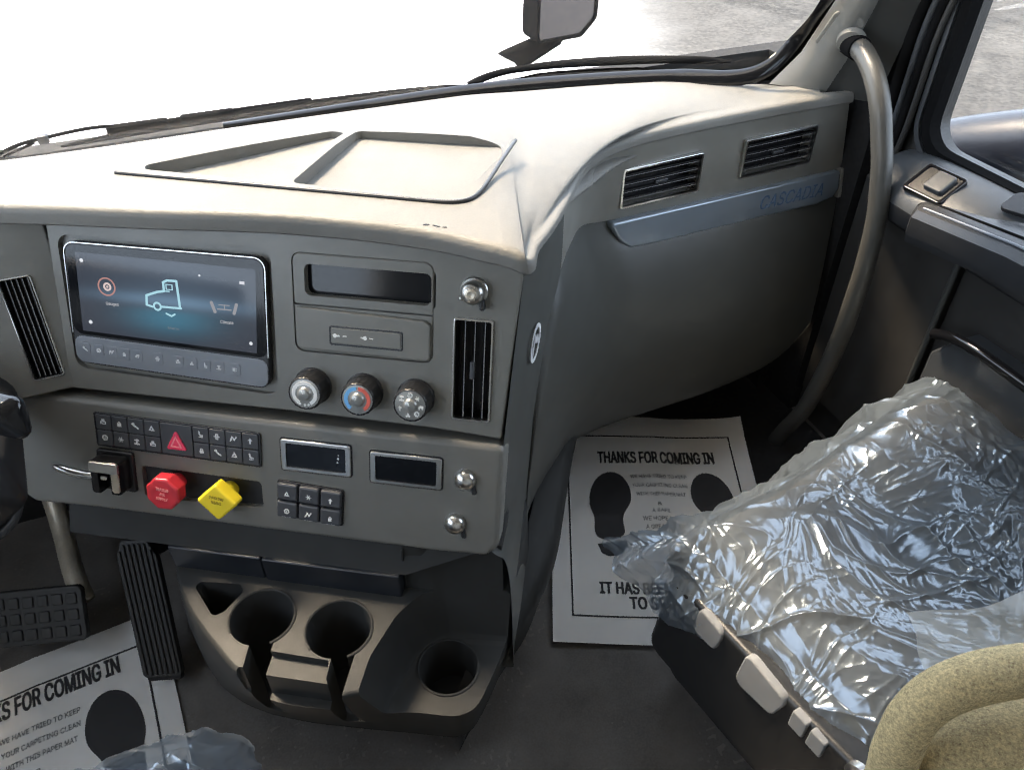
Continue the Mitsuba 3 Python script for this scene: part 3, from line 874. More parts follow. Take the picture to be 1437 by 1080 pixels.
# --- left section facing the rear, with its own vent
FL = frame(O - .4285 * RV + UV * 0, [1, 0, 0], unit([0, .34, .94]))
lp = man(plate([(-.55, .150), (-.55, -.088), (.010, -.088), (.020, .02), (.024, .152)], -.04, -.001, .003, .003)) - man(plate(rect(-.0525, -.0660, -.0125, .0790), -.05, .05, .004, 0))
add(D + '__cluster_panel', lp, 'panel_plastic', FL)
k_ = vent(D + '__air_vent', FL @ frame((-.0325, .0065, 0), (1, 0, 0), (0, 1, 0)), .040, .145, True, 5, 10, tab=False, bar=.0016)
lab(k_, 'upright air vent left of the touchscreen')

# --- lower switch panel
low_o = [(-.5075, -.101), (-.5445, -.170), (-.5480, -.225), (-.536, -.262), (-.5099, -.2815), (-.40, -.2785), (.10, -.2815), (.188, -.2790), (.2050, -.262), (.2075, -.1045)]
LP = man(plate(low_o, -.03, .010, .012, .009))
LP = LP - hole([(-.3255, -.1960), (-.1415, -.2000), (-.1405, -.2430), (-.325, -.2480)], .001, .007)
add(D + '__switch_panel', LP, 'lower_plastic', FP)
lab(D + '__switch_panel', 'lower grey panel with switches, brake knobs and small displays')
ZL = .010
# switch bank: two rows with the hazard key between
SBK = D + '__switch_bank'
fb = FP @ frame((-.2625, -.1462, ZL), (1, -.022, 0), (.022, 1, 0))
add(SBK, plate(rect(-.1245, -.0260, .1245, .0260), -.004, .0018, .003, .001), 'black_plastic', fb)
lab(SBK, 'bank of two rows of dark switches around the red hazard key')
add(SBK + '__rim', ring_plate(rect(-.1250, -.0265, .1250, .0265), rect(-.1232, -.0247, .1232, .0247), .001, .0035, .003, .002, .0006), 'dark_plastic', fb)
gi = 0
for r_ in range(2):
    y0 = .0008 if r_ == 0 else -.0240
    for c_ in range(10):
        if 4 <= c_ <= 5:
            continue
        x0 = -.1220 + c_ * .0245
        kk = add(SBK + '__switch', plate(rect(x0, y0, x0 + .0236, y0 + .0232), .000, .0042, .0015, .0010), 'switch_grey', fb)
        gi += 1
        add(kk + '__symbol', flat(affinity.translate(glyph(gi * 5 + r_, .0088), x0 + .0118, y0 + .0125), .0042, .0046), 'grey_print', fb, smooth=False)
hz_ = SBK + '__hazard_key'
add(hz_, plate(rect(-.0238, -.0240, .0238, .0240), .000, .0042, .002, .001), 'switch_grey', fb)
add(hz_ + '__triangle', plate([(-.0155, -.0150), (.0155, -.0150), (0, .0150)], .004, .0065, .002, .001), 'hazard_red', fb)
lab(hz_ + '__triangle', 'red hazard light triangle')
add(hz_ + '__triangle_line', flat(Polygon([(-.0088, -.0108), (.0088, -.0108), (0, .0068)]).difference(Polygon([(-.0062, -.0094), (.0062, -.0094), (0, .0036)])), .0064, .0069), 'red_mark', fb, smooth=False)

# trailer brake lever in its black box
TB = D + '__brake_lever'
ft = FP @ frame((-.3625, -.2075, ZL), (1, -.02, 0), (.02, 1, 0))
add(TB, plate(rect(-.0285, -.0320, .0285, .0320), -.004, .006, .004, .003), 'black_plastic', ft)
lab(TB, 'metal lever pointing left out of a square black box')
hx = man(plate(rect(-.0230, -.0250, .0225, .0270), .002, .032, .005, .004)) - man(plate(rect(-.0105, -.0290, .0085, .0100), .012, .06, .003, 0))
add(TB + '__housing', hx, 'gloss_black', ft)
add(TB + '__top_plate', plate(rect(-.0220, .0100, .0220, .0265), .030, .0340, .003, .001), 'satin_metal', ft)
add(TB + '__side_plate', plate(rect(.0100, -.0200, .0215, .0110), .030, .0330, .003, .001), 'pedal_arm', ft)
add(TB + '__handle', tube([(-.006, -.004, .018), (-.02, .0, .026), (-.034, .003, .031), (-.052, .007, .034), (-.068, .010, .034), (-.078, .012, .033)], [.005, .0052, .0056, .0060, .0056, .002], 14), 'chrome', ft, smooth=True)

# brake knobs in a recess
add(D + '__knob_recess', plate([(-.3245, -.1970), (-.1425, -.2010), (-.1415, -.2420), (-.324, -.2470)], -.002, .0016, .006, 0), 'dark_plastic', FP)


def push_knob(x, y, key, poly, m_, mm, label, words, rot):
    fr = FP @ frame((x, y, .0), (1, 0, 0), (0, 1, 0))
    k = add(key, lathe([(.0125, .0), (.0125, .02), (.016, .026), (.012, .028), (0, .028)], 28), m_, fr, smooth=40)
    lab(k, label)
    add(k + '__button', plate(poly, .026, .046, .004, .004), m_, fr)
    for i, w_ in enumerate(words):
        hh = .0042
        t_ = text(w_, hh, .0006, True, center=0, at=(0, .0055 - i * .0075), z=.0459, squash=.8)
        c, s = math.cos(rot), math.sin(rot)
        add(k + '__lettering', (t_[0] @ np.array([[c, s, 0], [-s, c, 0], [0, 0, 1]]), t_[1]), mm, fr, smooth=False)
    return k


octo = [(.0265 * math.cos(math.radians(22.5 + 45 * i)), .0265 * math.sin(math.radians(22.5 + 45 * i))) for i in range(8)]
k_ = push_knob(-.2740, -.2185, D + '__trailer_knob', octo, 'red_plastic', 'red_mark', 'red eight-sided push-pull brake knob', ['TRAILER', 'AIR', 'SUPPLY'], -.12)
dia = [(.031, 0), (0, .029), (-.031, 0), (0, -.029)]
k_ = push_knob(-.1930, -.2215, D + '__parking_knob', dia, 'yellow_plastic', 'yellow_mark', 'yellow diamond push-pull brake knob', ['PARKING', 'BRAKE'], -.12)

# two small displays
for i, (cx, cy, lb) in enumerate(((-.0575, -.1510, 'small dark display with a bright frame, left of its twin'), (.0715, -.1550, 'small dark display with a bright frame, nearest the power socket'))):
    fr = FP @ frame((cx, cy, ZL), (1, 0, 0), (0, 1, 0))
    k = add(D + '__small_display', ring_plate(rect(-.0508, -.0240, .0508, .0240), rect(-.0432, -.0185, .0432, .0185), -.004, .0035, .004, .002, .0015), 'satin_metal', fr)
    lab(k, lb)
    add(k + '__gap', ring_plate(rect(-.0525, -.0257, .0525, .0257), rect(-.0509, -.0241, .0509, .0241), -.004, .0008, .005, .004, 0), 'black_plastic', fr)
    add(k + '__glass', plate(rect(-.0435, -.0190, .0435, .0190), -.006, .0012, .002, .0004), 'display_glass', fr)
    if i == 0:
        add(k + '__mark', flat(unary_union([Point(.032, .002).buffer(.0016), Point(.031, -.004).buffer(.0012), Point(.0325, .007).buffer(.0009)]), .0010, .0016), 'grey_print', fr, smooth=False)

# block of six rocker switches
SX = D + '__rocker_block'
fs = FP @ frame((-.0685, -.2235, ZL), (1, -.055, 0), (.055, 1, 0))
add(SX, plate(rect(-.0490, -.0290, .0490, .0290), -.004, .003, .003, .001), 'black_plastic', fs)
lab(SX, 'block of six dark rocker switches')
for c_ in range(3):
    for r_ in range(2):
        x0, y0 = -.0475 + c_ * .0322, (-.0272, .0012)[r_]
        kk = add(SX + '__rocker', plate(rect(x0, y0, x0 + .0302, y0 + .0260), .001, .009, .003, .003), 'switch_grey', fs)
        add(kk + '__symbol', flat(affinity.translate(glyph(c_ * 3 + r_ * 2 + 4, .0080), x0 + .015, y0 + .011), .0090, .0094), 'white_print', fs, smooth=False)
        add(kk + '__mark', flat(box(x0 + .008, y0 + (.022 if r_ else .0012), x0 + .022, y0 + (.0242 if r_ else .0034)), .0074, .0086), 'grey_print', fs, smooth=False)

# --- side strip from the panel to the passenger side, and the corner into the upper fascia
e0, e1 = np.array([.3285, .7735, .83]), np.array([.2385, .669, .448])
ns = unit(np.cross(e1 - e0, [math.sin(math.radians(37)), math.cos(math.radians(37)), 0]))
Elow = Ex - outw * .009 - Z * (drop - .002)
iJ = int(np.argmin(np.linalg.norm(Elow[:, :2] - [.470, .960], axis=1) + (tt < .6)))
i0 = int(np.argmin(np.linalg.norm(Elow[:, :2] - [.350, .795], axis=1) + (tt < .58)))
J = Elow[iJ]


def sh_(s_, h_, z_):
    q = O + s_ * RV + h_ * HV
    return (q[0], q[1], z_)


stripL = [(.3285, .7735, .852), e0, e0 * .7 + e1 * .3, e0 * .45 + e1 * .55, e0 * .25 + e1 * .75, e0 * .1 + e1 * .9, e1, sh_(.214, .092, .428), sh_(.222, .097, .38), sh_(.225, .098, .30), sh_(.226, .096, .22), sh_(.227, .092, .15)]
stripR = [J, (J[0], J[1], .75), (J[0] - .002, J[1] - .001, .690), (.431, .917, .619), (.398, .876, .539), (.385, .862, .483), (.376, .852, .414), (.369, .846, .335), (.366, .838, .265), (.335, .768, .228), (.292, .708, .195), (.245, .660, .150)]
vq = np.linspace(0, 11, 67)
SL, SR = PchipInterpolator(np.arange(12), np.array(stripL))(vq), PchipInterpolator(np.arange(12), np.array(stripR))(vq)
hq = np.linspace(0, 1, 20)
sg = SL[:, None] * (1 - hq[None, :, None]) + SR[:, None] * hq[None, :, None]
topc = np.vstack([SL[:1], polyline(Elow[i0:iJ + 1], 19)])
topc = np.array([np.interp(hq, np.r_[0, np.linspace(.12, 1, 19)], topc[:, c]) for c in range(3)]).T
dec = np.clip(1 - vq / 2.0, 0, 1)[:, None, None]
sg = sg + (topc - sg[0])[None] * dec
sg = sg + ns[None, None] * (.004 * np.sin(np.pi * hq))[None, :, None]
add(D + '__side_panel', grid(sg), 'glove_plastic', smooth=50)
lab(D + '__side_panel', 'narrow side face between the centre panel and the glove box')
ns = unit(np.cross(e1 - e0, [math.sin(math.radians(37)), math.cos(math.radians(37)), 0]))
fe = frame(np.array([.3560, .8165, .682]) + ns * .0088, np.cross([0, 0, 1], ns), np.cross(ns, np.cross([0, 0, 1], ns)))
em = unary_union([Point(0, 0).buffer(.029).difference(Point(0, 0).buffer(.0235)), LineString([(-.018, -.012), (-.003, .014), (.006, -.002), (.011, .005), (.018, -.012)]).buffer(.0024)])
add(D + '__side_panel__emblem', flat(em, 0, .0012), 'grey_print', fe, smooth=False)
lab(D + '__side_panel__emblem', 'pale ring emblem with a peak inside')

# --- passenger fascia
Tt = np.array([(J[0] - .002, J[1] - .001, .690), (.494, .991, .697), (.527, 1.037, .691), (.580, 1.106, .672), (.657, 1.159, .640), (.870, 1.171, .632), (1.232, 1.193, .626)])
tk = np.array([0, .05, .13, .24, .36, .62, 1.0])
tq = np.linspace(0, 1, 70)
Tx = PchipInterpolator(tk, Tt)(tq)
Kc = polyline(Elow[iJ:], 400)
tl = np.linspace(0, 1, 400)
Kx = np.column_stack([np.interp(np.interp(tq, [0, .13, .36, .62, 1.0], [0, .12, .30, .58, 1.0]), tl, Kc[:, c]) for c in range(3)])
fg = np.array([Kx * (1 - t) + Tx * t for t in np.linspace(0, 1, 14)])
hole_y = man(bx(-2, -2, -2, 2, 2, 2))
fas = man(shell(fg, [0.012, .03, 0]))
NF = unit([.034, -.58, 0])
XF = unit([.58, .034, 0])
for cx, cz in ((.769, .6985), (1.0445, .7040)):
    pass
V1 = frame((.7700, 1.1652, .6985), XF, [0, 0, 1])
V2 = frame((1.0420, 1.1810, .7040), XF, [0, 0, 1])
for fv in (V1, V2):
    fas = fas - man(xf(bx(-.086, -.0370, -.10, .086, .0370, .10), fv))
add(D + '__passenger_fascia', fas, 'panel_plastic', smooth=35)
lab(D + '__passenger_fascia', 'grey upper face in front of the passenger seat')
k_ = vent(D + '__air_vent', V1 @ frame((0, 0, .0015), (1, 0, 0), (0, 1, 0)), .176, .078, False, 4, -12, bar=.004)
lab(k_, 'wide air vent on the passenger side, nearer the centre panel')
k_ = vent(D + '__air_vent', V2 @ frame((0, 0, .0015), (1, 0, 0), (0, 1, 0)), .176, .078, False, 4, -12, bar=.004)
lab(k_, 'wide air vent on the passenger side, nearer the door')
# glossy trim with lettering
TRM = D + '__trim_strip'
ftr = frame((.657, 1.1510, .640), unit([.575, .034, -.010]), unit([0, .22, 1]))
tp = [(.000, .0), (.022, -.040), (.045, -.056), (.10, -.058), (.500, -.058), (.548, -.050), (.560, -.034), (.560, .003)]
add(TRM, plate(tp, -.012, .008, .006, .005), 'trim_gloss', ftr)
lab(TRM, 'glossy grey trim strip with slanted lettering below the passenger vents')
lt = text('CASCADIA', .026, .0008, False, center=.430, at=(0, -.040), z=.0080, width=.165)
lt[0][:, 0] += (lt[0][:, 1] + .04) * .35
add(TRM + '__lettering', lt, 'trim_letters', ftr, smooth=False)
add(TRM + '__end_cap', plate([(.562, -.056), (.580, -.056), (.580, .006), (.562, .006)], -.012, .006, .003, .003), 'panel_plastic', ftr)

# --- glove box face
Tg = PchipInterpolator([0, .06, .13, .20, .27, .34, .40, .46, .54, .62, .78, 1.0], np.array([(.371, .851, .261), (.369, .846, .335), (.376, .852, .414), (.385, .862, .483), (.398, .876, .539), (.431, .917, .619), (.474, .964, .684), (.530, 1.036, .689), (.603, 1.124, .662), (.690, 1.163, .632), (.900, 1.174, .624), (1.235, 1.195, .618)]))
Bg = PchipInterpolator([0, .13, .27, .40, .54, .70, .85, 1.0], np.array([(.372, .853, .258), (.425, .925, .235), (.485, .990, .215), (.568, 1.055, .200), (.690, 1.075, .198), (.860, 1.080, .200), (1.05, 1.085, .225), (1.185, 1.11, .30)]))
sv = np.linspace(0, 1, 90)
tg, bg = Tg(sv), Bg(sv)
rowsG = []
for v in np.linspace(0, 1, 34):
    q = tg * (1 - v) + bg * v
    bul = (math.sin(math.pi * min(1, v * 1.0)) ** .8) * .045 * np.clip(sv / .35, 0, 1) * np.clip((1.02 - sv) / .15, 0, 1)
    q = q + np.column_stack([-.15 * bul, -bul, 0 * bul])
    if v < .08:
        q = q + np.array([.0, .012, 0]) * (1 - v / .08)
    rowsG.append(q)
end = rowsG[-1]
rowsG.append(end + [0, .01, -.008])
rowsG.append(end + [0, .05, -.004])
rowsG.append(end + [0, .25, .05])
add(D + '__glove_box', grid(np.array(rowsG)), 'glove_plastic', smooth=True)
lab(D + '__glove_box', 'large smooth glove box face below the trim strip')
rt = np.array([r_[-1] for r_ in rowsG[:34]])
add(D + '__end_panel', grid(np.array([rt, rt + [.03, .06, 0], rt + [.04, .22, 0]])), 'dark_plastic', smooth=True)
kr = np.array([Kx[-1], Tx[-1]])
add(D + '__end_panel', grid(np.array([kr + [0, 0, .0], kr + [.01, .06, 0]])), 'panel_plastic', smooth=False)

# --- knee panel and dark space under the panel
add(D + '__knee_panel', xf(hexa([(-.46, -.116, .398), (.070, -.116, .398), (.070, .30, .398), (-.46, .30, .398), (-.46, -.084, .452), (.206, -.084, .452), (.206, .30, .452), (-.46, .30, .452)]), FC), 'console_plastic')
add(D + '__knee_panel', xf(hexa([(-.56, -.02, .36), (-.44, -.02, .36), (-.44, .3, .36), (-.56, .3, .36), (-.56, -.06, .46), (-.44, -.06, .46), (-.44, .3, .46), (-.56, .3, .46)]), FC), 'dark_plastic')
add(D + '__side_screw', lathe([(.010, -.002), (.010, .003), (.007, .005), (.006, .002), (0, .002)], 20), 'black_plastic', frame((.315, .745, .262), [.62, .78, 0], [0, 0, 1]))

# ------------------------------------------------------------------ cup holder console under the dash
C_ = 'cup_holder_console'
lab(C_, 'dark moulded console under the dashboard with three round cup holders', 'console')
deck = np.array([(-.315, .090), (-.292, .135), (-.250, .185), (-.205, .222), (-.158, .258), (-.115, .287), (-.050, .296), (.012, .292), (.052, .276), (.100, .262), (.165, .262), (.195, .245), (.214, .160), (.226, .060), (.226, -.16), (-.315, -.16)])
bott = np.array([(-.380, .050), (-.335, .110), (-.290, .155), (-.245, .190), (-.200, .208), (-.150, .218), (-.080, .222), (.000, .218), (.055, .214), (.100, .211), (.160, .208), (.182, .188), (.204, .100), (.216, .020), (.226, -.16), (-.380, -.16)])
deck_y, bott_y = deck * [1, -1], bott * [1, -1]


def dense(a, n=110):
    a = np.vstack([a, a[:1]])
    t = np.linspace(0, 1, len(a))
    return np.column_stack([np.interp(np.linspace(0, 1, n, endpoint=False), t, a[:, k]) for k in range(2)])


def smooth_closed(a, it=6):
    for _ in range(it):
        a = .5 * a + .25 * (np.roll(a, 1, 0) + np.roll(a, -1, 0))
    return a


d0, b0 = smooth_closed(dense(deck_y), 4), smooth_closed(dense(bott_y), 4)
levels = [(.105, 1.0, .012), (.112, 1.0, .004), (.125, 1.0, 0), (.15, .93, 0), (.20, .66, -.004), (.26, .36, -.004), (.31, .14, -.001), (.340, .02, 0), (.347, .0, .003), (.350, 0, .008)]
rings = []
for z, wb, ins in levels:
    q = d0 * (1 - wb) + b0 * wb
    cen = q.mean(0)
    dirn = q - cen
    q = q - dirn / np.linalg.norm(dirn, axis=1, keepdims=True) * ins
    rings.append(np.column_stack([q, np.full(len(q), z)]))
n = len(d0)
i = np.arange(n); j = (i + 1) % n
area = np.sum(d0[:, 0] * np.roll(d0[:, 1], -1) - np.roll(d0[:, 0], -1) * d0[:, 1])
f = []
for q in range(len(rings) - 1):
    f += [np.column_stack([q * n + i, q * n + j, q * n + n + j]), np.column_stack([q * n + i, q * n + n + j, q * n + n + i])]
tri = np.array(m3.triangulate([rings[0][:, :2] if area > 0 else rings[0][::-1, :2]]))
tri2 = np.array(m3.triangulate([rings[-1][:, :2] if area > 0 else rings[-1][::-1, :2]]))
if area < 0:
    tri, tri2 = n - 1 - tri, n - 1 - tri2
    f = [q[:, ::-1] for q in f]
f += [tri[:, ::-1], tri2 + (len(rings) - 1) * n]
body = man((np.vstack(rings), np.vstack(f)))
# block that carries the deck up to the dash on the right
blk = man(hexa([(.062, -.112, .20), (.216, -.100, .20), (.216, .15, .20), (.062, .15, .20), (.066, -.100, .444), (.206, -.092, .444), (.206, .15, .444), (.066, .15, .444)]))


def cyl(x, y, r, z0, z1, r1=None):
    return m3.Manifold.cylinder(z1 - z0, r, r1 if r1 else r, 64).translate([x, y, z0])


cupA, cupB, cupC = (-.131, -.186), (-.014, -.188), (.137, -.166)
body = body - cyl(*cupA, .043, .165, .36, .0468) - cyl(*cupB, .043, .165, .36, .0475)
# slots that let a mug handle through, opening at the front
def slot(x, y0, w0, w1, dx):
    return man(plate([(x - w0, y0), (x - w1 + dx, y0 - .17), (x + w1 + dx, y0 - .17), (x + w0, y0)], .190, .40, .002, 0))
body = body - slot(-.118, -.205, .018, .011, .020) - slot(.004, -.205, .017, .009, .010)
# front bridge between the slots sits lower
body = body - man(plate([(-.112, -.236), (-.102, -.36), (.012, -.36), (-.012, -.238)], .338, .40, .003, 0))
body = body - man(plate([(-.135, -.266), (-.115, -.40), (.020, -.40), (.010, -.266)], .292, .40, .004, 0))
# small pocket at the left
body = body - man(plate([(-.262, -.142), (-.203, -.196), (-.190, -.186), (-.176, -.148), (-.186, -.136)], .24, .40, .008, 0))
# ledge with the third holder
ledge = [(.058, -.40), (.060, -.226), (.078, -.160), (.098, -.128), (.125, -.112), (.30, -.098), (.30, -.40)]
body = body + (blk - man(plate([(.30, -.096), (.30, -.2), (.19, -.2), (.19, -.099)], .0, .25, .004, 0)))
body = body - man(ring_solid(rnd(ledge, .020, 8), [(.014, .2495), (.006, .2515), (.001, .258), (-.003, .275), (-.010, .31), (-.016, .345), (-.026, .38), (-.034, .60)]))
body = body - cyl(*cupC, .041, .152, .26, .0455)
add(C_ + '__body', body, 'console_plastic', FC, smooth=38)


def cup(name, x, y, z, r, label):
    k = add(C_ + '__cup_holder', lathe([(r + .0022, z - .001), (r + .0018, z + .0022), (r - .0008, z + .0024), (r - .0022, z - .001), (r - .0035, z - .12), (r - .008, z - .150), (0, z - .152)], 56), name, FC @ frame((x, y, 0), (1, 0, 0), (0, 1, 0)), smooth=40)
    lab(k, label)


def cup_well(x, y, z, r, depth, a0, a1, label):
    """Cup wall with an opening between the angles a1 and a0."""
    a = np.radians(np.linspace(a0, a1, 60))
    prof = [(r + .0015, z - .002), (r + .0020, z + .0015), (r, z + .0026), (r - .0016, z + .0010), (r - .0022, z - .010), (r - .004, z - depth)]
    P_ = np.array([[(x + rr_ * math.cos(t), y + rr_ * math.sin(t), zz) for t in a] for rr_, zz in prof])
    k = add(C_ + '__cup_holder', grid(P_), 'console_plastic', FC, smooth=40)
    lab(k, label)
    add(k + '__base', lathe([(r - .003, z - depth), (r - .006, z - depth + .002), (0, z - depth + .002)], 40), 'dark_plastic', FC @ frame((x, y, 0), (1, 0, 0), (0, 1, 0)), smooth=40)


cup_well(*cupA, .35, .0472, .17, -55, 222, 'left-hand cup holder with a slot in front')
cup_well(*cupB, .35, .0478, .17, -58, 232, 'middle cup holder with a slot in front')
cup_well(*cupC, .25, .0458, .097, 0, 360, 'round cup holder alone on the low right-hand ledge')
# drawer front and shelf lip between the deck and the dash
add(C_ + '__drawer', xf(rbox(-.150, -.122, .348, .062, .05, .398, .003), FC), 'drawer_plastic')
lab(C_ + '__drawer', 'blue-black drawer front behind the cup holders')
add(C_ + '__shelf', xf(rbox(-.300, -.120, .348, -.152, .05, .397, .003), FC), 'drawer_plastic')
add(C_ + '__side_trim', xf(rbox(.0635, -.106, .352, .0665, -.09, .44, .001), FC), 'console_plastic')
# trim that runs down the passenger side of the console
Q = spline([(.575, 1.055, .215), (.520, .975, .205), (.453, .867, .19), (.383, .771, .17), (.290, .698, .15), (.222, .640, .14), (.180, .598, .125)], 50)
I_ = spline([(.560, 1.075, .245), (.505, .985, .245), (.440, .885, .235), (.360, .775, .225), (.300, .715, .205), (.235, .655, .190), (.182, .606, .150)], 50)
low_ = Q * [1, 1, 0] + np.array([-.03, .02, .0])
rows_ = [I_ + [-.03, .02, .002], I_, I_ * .5 + Q * .5 + [.006, -.006, .006], Q, Q + [-.004, .003, -.012], low_]
add(C_ + '__tunnel_trim', grid(np.array(rows_)), 'console_plastic', smooth=40)

# ------------------------------------------------------------------ left edge: column stalk, and a dark shroud shape standing in for shadow
ST = 'column_stalk'
lab(ST, 'glossy black steering column stalk with pale marks at the left edge', 'control stalk')
fst = frame((-.275, .790, .782), RV * .96 + np.array([0, 0, -.0]) + UV * -.08, UV)
sb = m3.Manifold.batch_hull([m3.Manifold.sphere(.012, 16).translate(p) for p in ([-.30, .016, -.02], [-.30, -.016, -.02], [.018, .012, 0], [.022, -.012, .002], [.012, .006, .012], [-.30, .0, .0])])
add(ST + '__grip', sb, 'gloss_black', fst, smooth=50)
add(ST + '__cap', plate([(-.05, .004), (.016, .004), (.020, .016), (-.05, .018)], .008, .0205, .004, .003), 'satin_metal', fst)
for i_ in range(3):
    add(ST + '__mark', flat(affinity.translate(glyph(i_ * 2 + 2, .006), -.018 + i_ * .011, -.004), .0185, .0222), 'white_print', fst, smooth=False)
SC = 'shadow_shroud'
lab(SC, 'dark steering column cover shape standing in for shadow at the lower left edge of the dash', 'column cover')
pts = [m3.Manifold.sphere(.03, 20).translate(p) for p in ([-.40, .80, .70], [-.40, .82, .60], [-.343, .850, .665], [-.338, .842, .625], [-.40, 1.05, .68], [-.36, 1.05, .63])]
add(SC + '__cover', m3.Manifold.batch_hull(pts), 'black_plastic', smooth=50)
add(SC + '__lower_edge', tube(spline([(-.325, .858, .655), (-.318, .842, .628), (-.328, .825, .600), (-.36, .81, .585), (-.42, .80, .58)], 24), .006, 10), 'dark_plastic', smooth=True)

# ------------------------------------------------------------------ pedals
AP = 'accelerator_pedal'
lab(AP, 'long black ribbed accelerator pedal standing over the paper mat', 'pedal')
fa = frame((-.295, 1.012, .137), unit([.955, -.295, 0]), unit([.03, .66, .74]))
add(AP + '__plate', plate([(-.034, -.128), (.034, -.128), (.036, .09), (.024, .122), (-.022, .124), (-.034, .09)], -.012, .004, .008, .003), 'rubber', fa)
for i_ in range(7):
    x = -.0270 + i_ * .0090
    add(AP + '__rib', rbox(x - .0028, -.122, .002, x + .0028, .104 if abs(i_ - 3) > 2 else .116, .0085, .002), 'rubber', fa)
add(AP + '__hinge', rbox(-.03, -.136, -.02, .03, -.118, .0, .004), 'black_plastic', fa)
add(AP + '__arm', rbox(-.012, .08, -.16, .012, .11, -.008, .004), 'black_plastic', fa)
BP = 'brake_pedal'
lab(BP, 'black brake pedal with a pale metal arm at the lower left', 'pedal')
add(BP + '__arm', tube(spline([(-.455, 1.42, .40), (-.450, 1.33, .20), (-.440, 1.24, .13), (-.420, 1.13, .115), (-.412, 1.10, .10)], 24), .0185, 12), 'pedal_arm', smooth=True)
fbp = frame((-.485, 1.085, .112), unit([.96, -.26, 0]), unit([.10, .62, .70]))
add(BP + '__pad', plate(rect(-.080, -.050, .080, .050), -.010, .004, .010, .003), 'rubber', fbp)
for i_ in range(6):
    for j_ in range(3):
        add(BP + '__rib', rbox(-.072 + i_ * .025, -.040 + j_ * .029, .002, -.054 + i_ * .025, -.020 + j_ * .029, .008, .002), 'rubber', fbp)


# ------------------------------------------------------------------ paper floor mats
def foot():
    s = [(.136, .452), (.112, .440), (.094, .410), (.086, .372), (.087, .340), (.094, .308), (.100, .258), (.156, .266), (.156, .300), (.164, .330), (.176, .355), (.180, .385), (.174, .418), (.158, .444)]
    sole = Polygon(spline(s + s[:1], 60)[:-1])
    heel = Polygon([(.099, .238), (.161, .248), (.158, .232), (.150, .218), (.136, .209), (.120, .208), (.106, .216)])
    return sole.buffer(0), heel.buffer(.001)


def paper_mat(key, label, fr, rise, dy, seed):
    lab(key, label, 'paper mat', 'paper floor mats')
    W_, H__ = .47, .632

    def bendf(v):
        v = v.copy()
        x, y = v[:, 0], v[:, 1]
        lift = .0055 + .0032 * np.sin(x * 9 + seed) * np.sin(y * 7 + 1.3 * seed) + .0016 * np.sin(x * 21 + 2 * seed + y * 5)
        lift = lift + .0050 * np.exp(-np.abs(y - .315 - .02 * x) / .035) + .0035 * np.exp(-np.abs(x - .245) / .03)
        lift = lift + rise * np.clip((y - .50) / .13, 0, 1) ** 2 * (1 + .5 * np.sin(x * 11 + seed)) + .008 * np.clip((x - .40) / .07, 0, 1) ** 2 * np.clip((y - .45) / .18, 0, 1)
        v[:, 2] = v[:, 2] + lift
        return v

    xs, ys_ = np.linspace(0, W_, 64), np.linspace(0, H__, 84)
    P_ = np.stack(np.meshgrid(xs, ys_, indexing='xy'), -1)
    P_ = np.concatenate([P_, np.zeros(P_.shape[:2] + (1,))], -1)
    v, f = grid(P_)
    add(key + '__sheet', (bendf(v), f), 'paper', fr, smooth=True)

    def put(name, mesh, m_='ink'):
        v, f = vf(mesh)
        t_ = trimesh.Trimesh(v, f, process=False)
        if len(f) < 4000:
            v, f = trimesh.remesh.subdivide_to_size(v, f, .014, max_iter=9)
        v = v.copy(); v[:, 2] = .0009 + (v[:, 2] > 1e-5) * .0003
        add(key + '__' + name, (bendf(v), f), m_, fr, smooth=False)

    bd = box(.038, .058, .432, .570).difference(box(.0415, .0615, .4285, .5665))
    put('border', flat(bd, 0, .0003))
    put('lettering', text('THANKS FOR COMING IN', .036, .0003, True, center=.248, at=(0, .482 + dy), width=.275, heavy=.09))
    for i_, (s_, y_, w_) in enumerate((('WE HAVE TRIED TO KEEP', .433, .130), ('YOUR CARPETING CLEAN', .405, .126), ('WITH THIS PAPER MAT', .378, .112))):
        put('small_lettering', text(s_, .0105, .0003, True, center=.248, at=(0, y_ + dy), width=w_), 'grey_ink')
    for s_, y_, w_ in (('&', .347, .010), ('A SAFE', .326, .040), ('WE HOPE YOU', .303, .085), ('A GREAT DAY', .281, .075)):
        put('small_lettering', text(s_, .0105, .0003, True, center=.242, at=(0, y_ + dy), width=w_), 'grey_ink')
    put('lettering', text('IT HAS BEEN A PLEASURE', .027, .0003, True, center=.243, at=(0, .114), width=.295, heavy=.09))
    put('lettering', text('TO SERVE YOU', .027, .0003, True, center=.243, at=(0, .079), width=.180, heavy=.09))
    sole, heel = foot()
    for mir in (False, True):
        for g_ in (sole, heel):
            q = affinity.scale(g_, -1, 1, origin=(.248, 0)) if mir else g_
            put('footprint', flat(affinity.translate(q, 0, dy), 0, .0003))


paper_mat('paper_mat', 'white paper mat with printed footprints lying under the glove box', frame((.385, .745, .0035), [.915, -.4036, 0], [.4036, .915, 0]), .012, 0, 1.0)
a5 = math.radians(6.0)
X2, Y2 = np.array([math.cos(a5), math.sin(a5), 0]), np.array([-math.sin(a5), math.cos(a5), 0])
paper_mat('paper_mat_001', 'white paper mat with printed footprints lying beneath the pedals', frame(np.array([-.307, 1.104, .001]) - X2 * .47 - Y2 * .632, X2, Y2), .004, .045, 2.3)

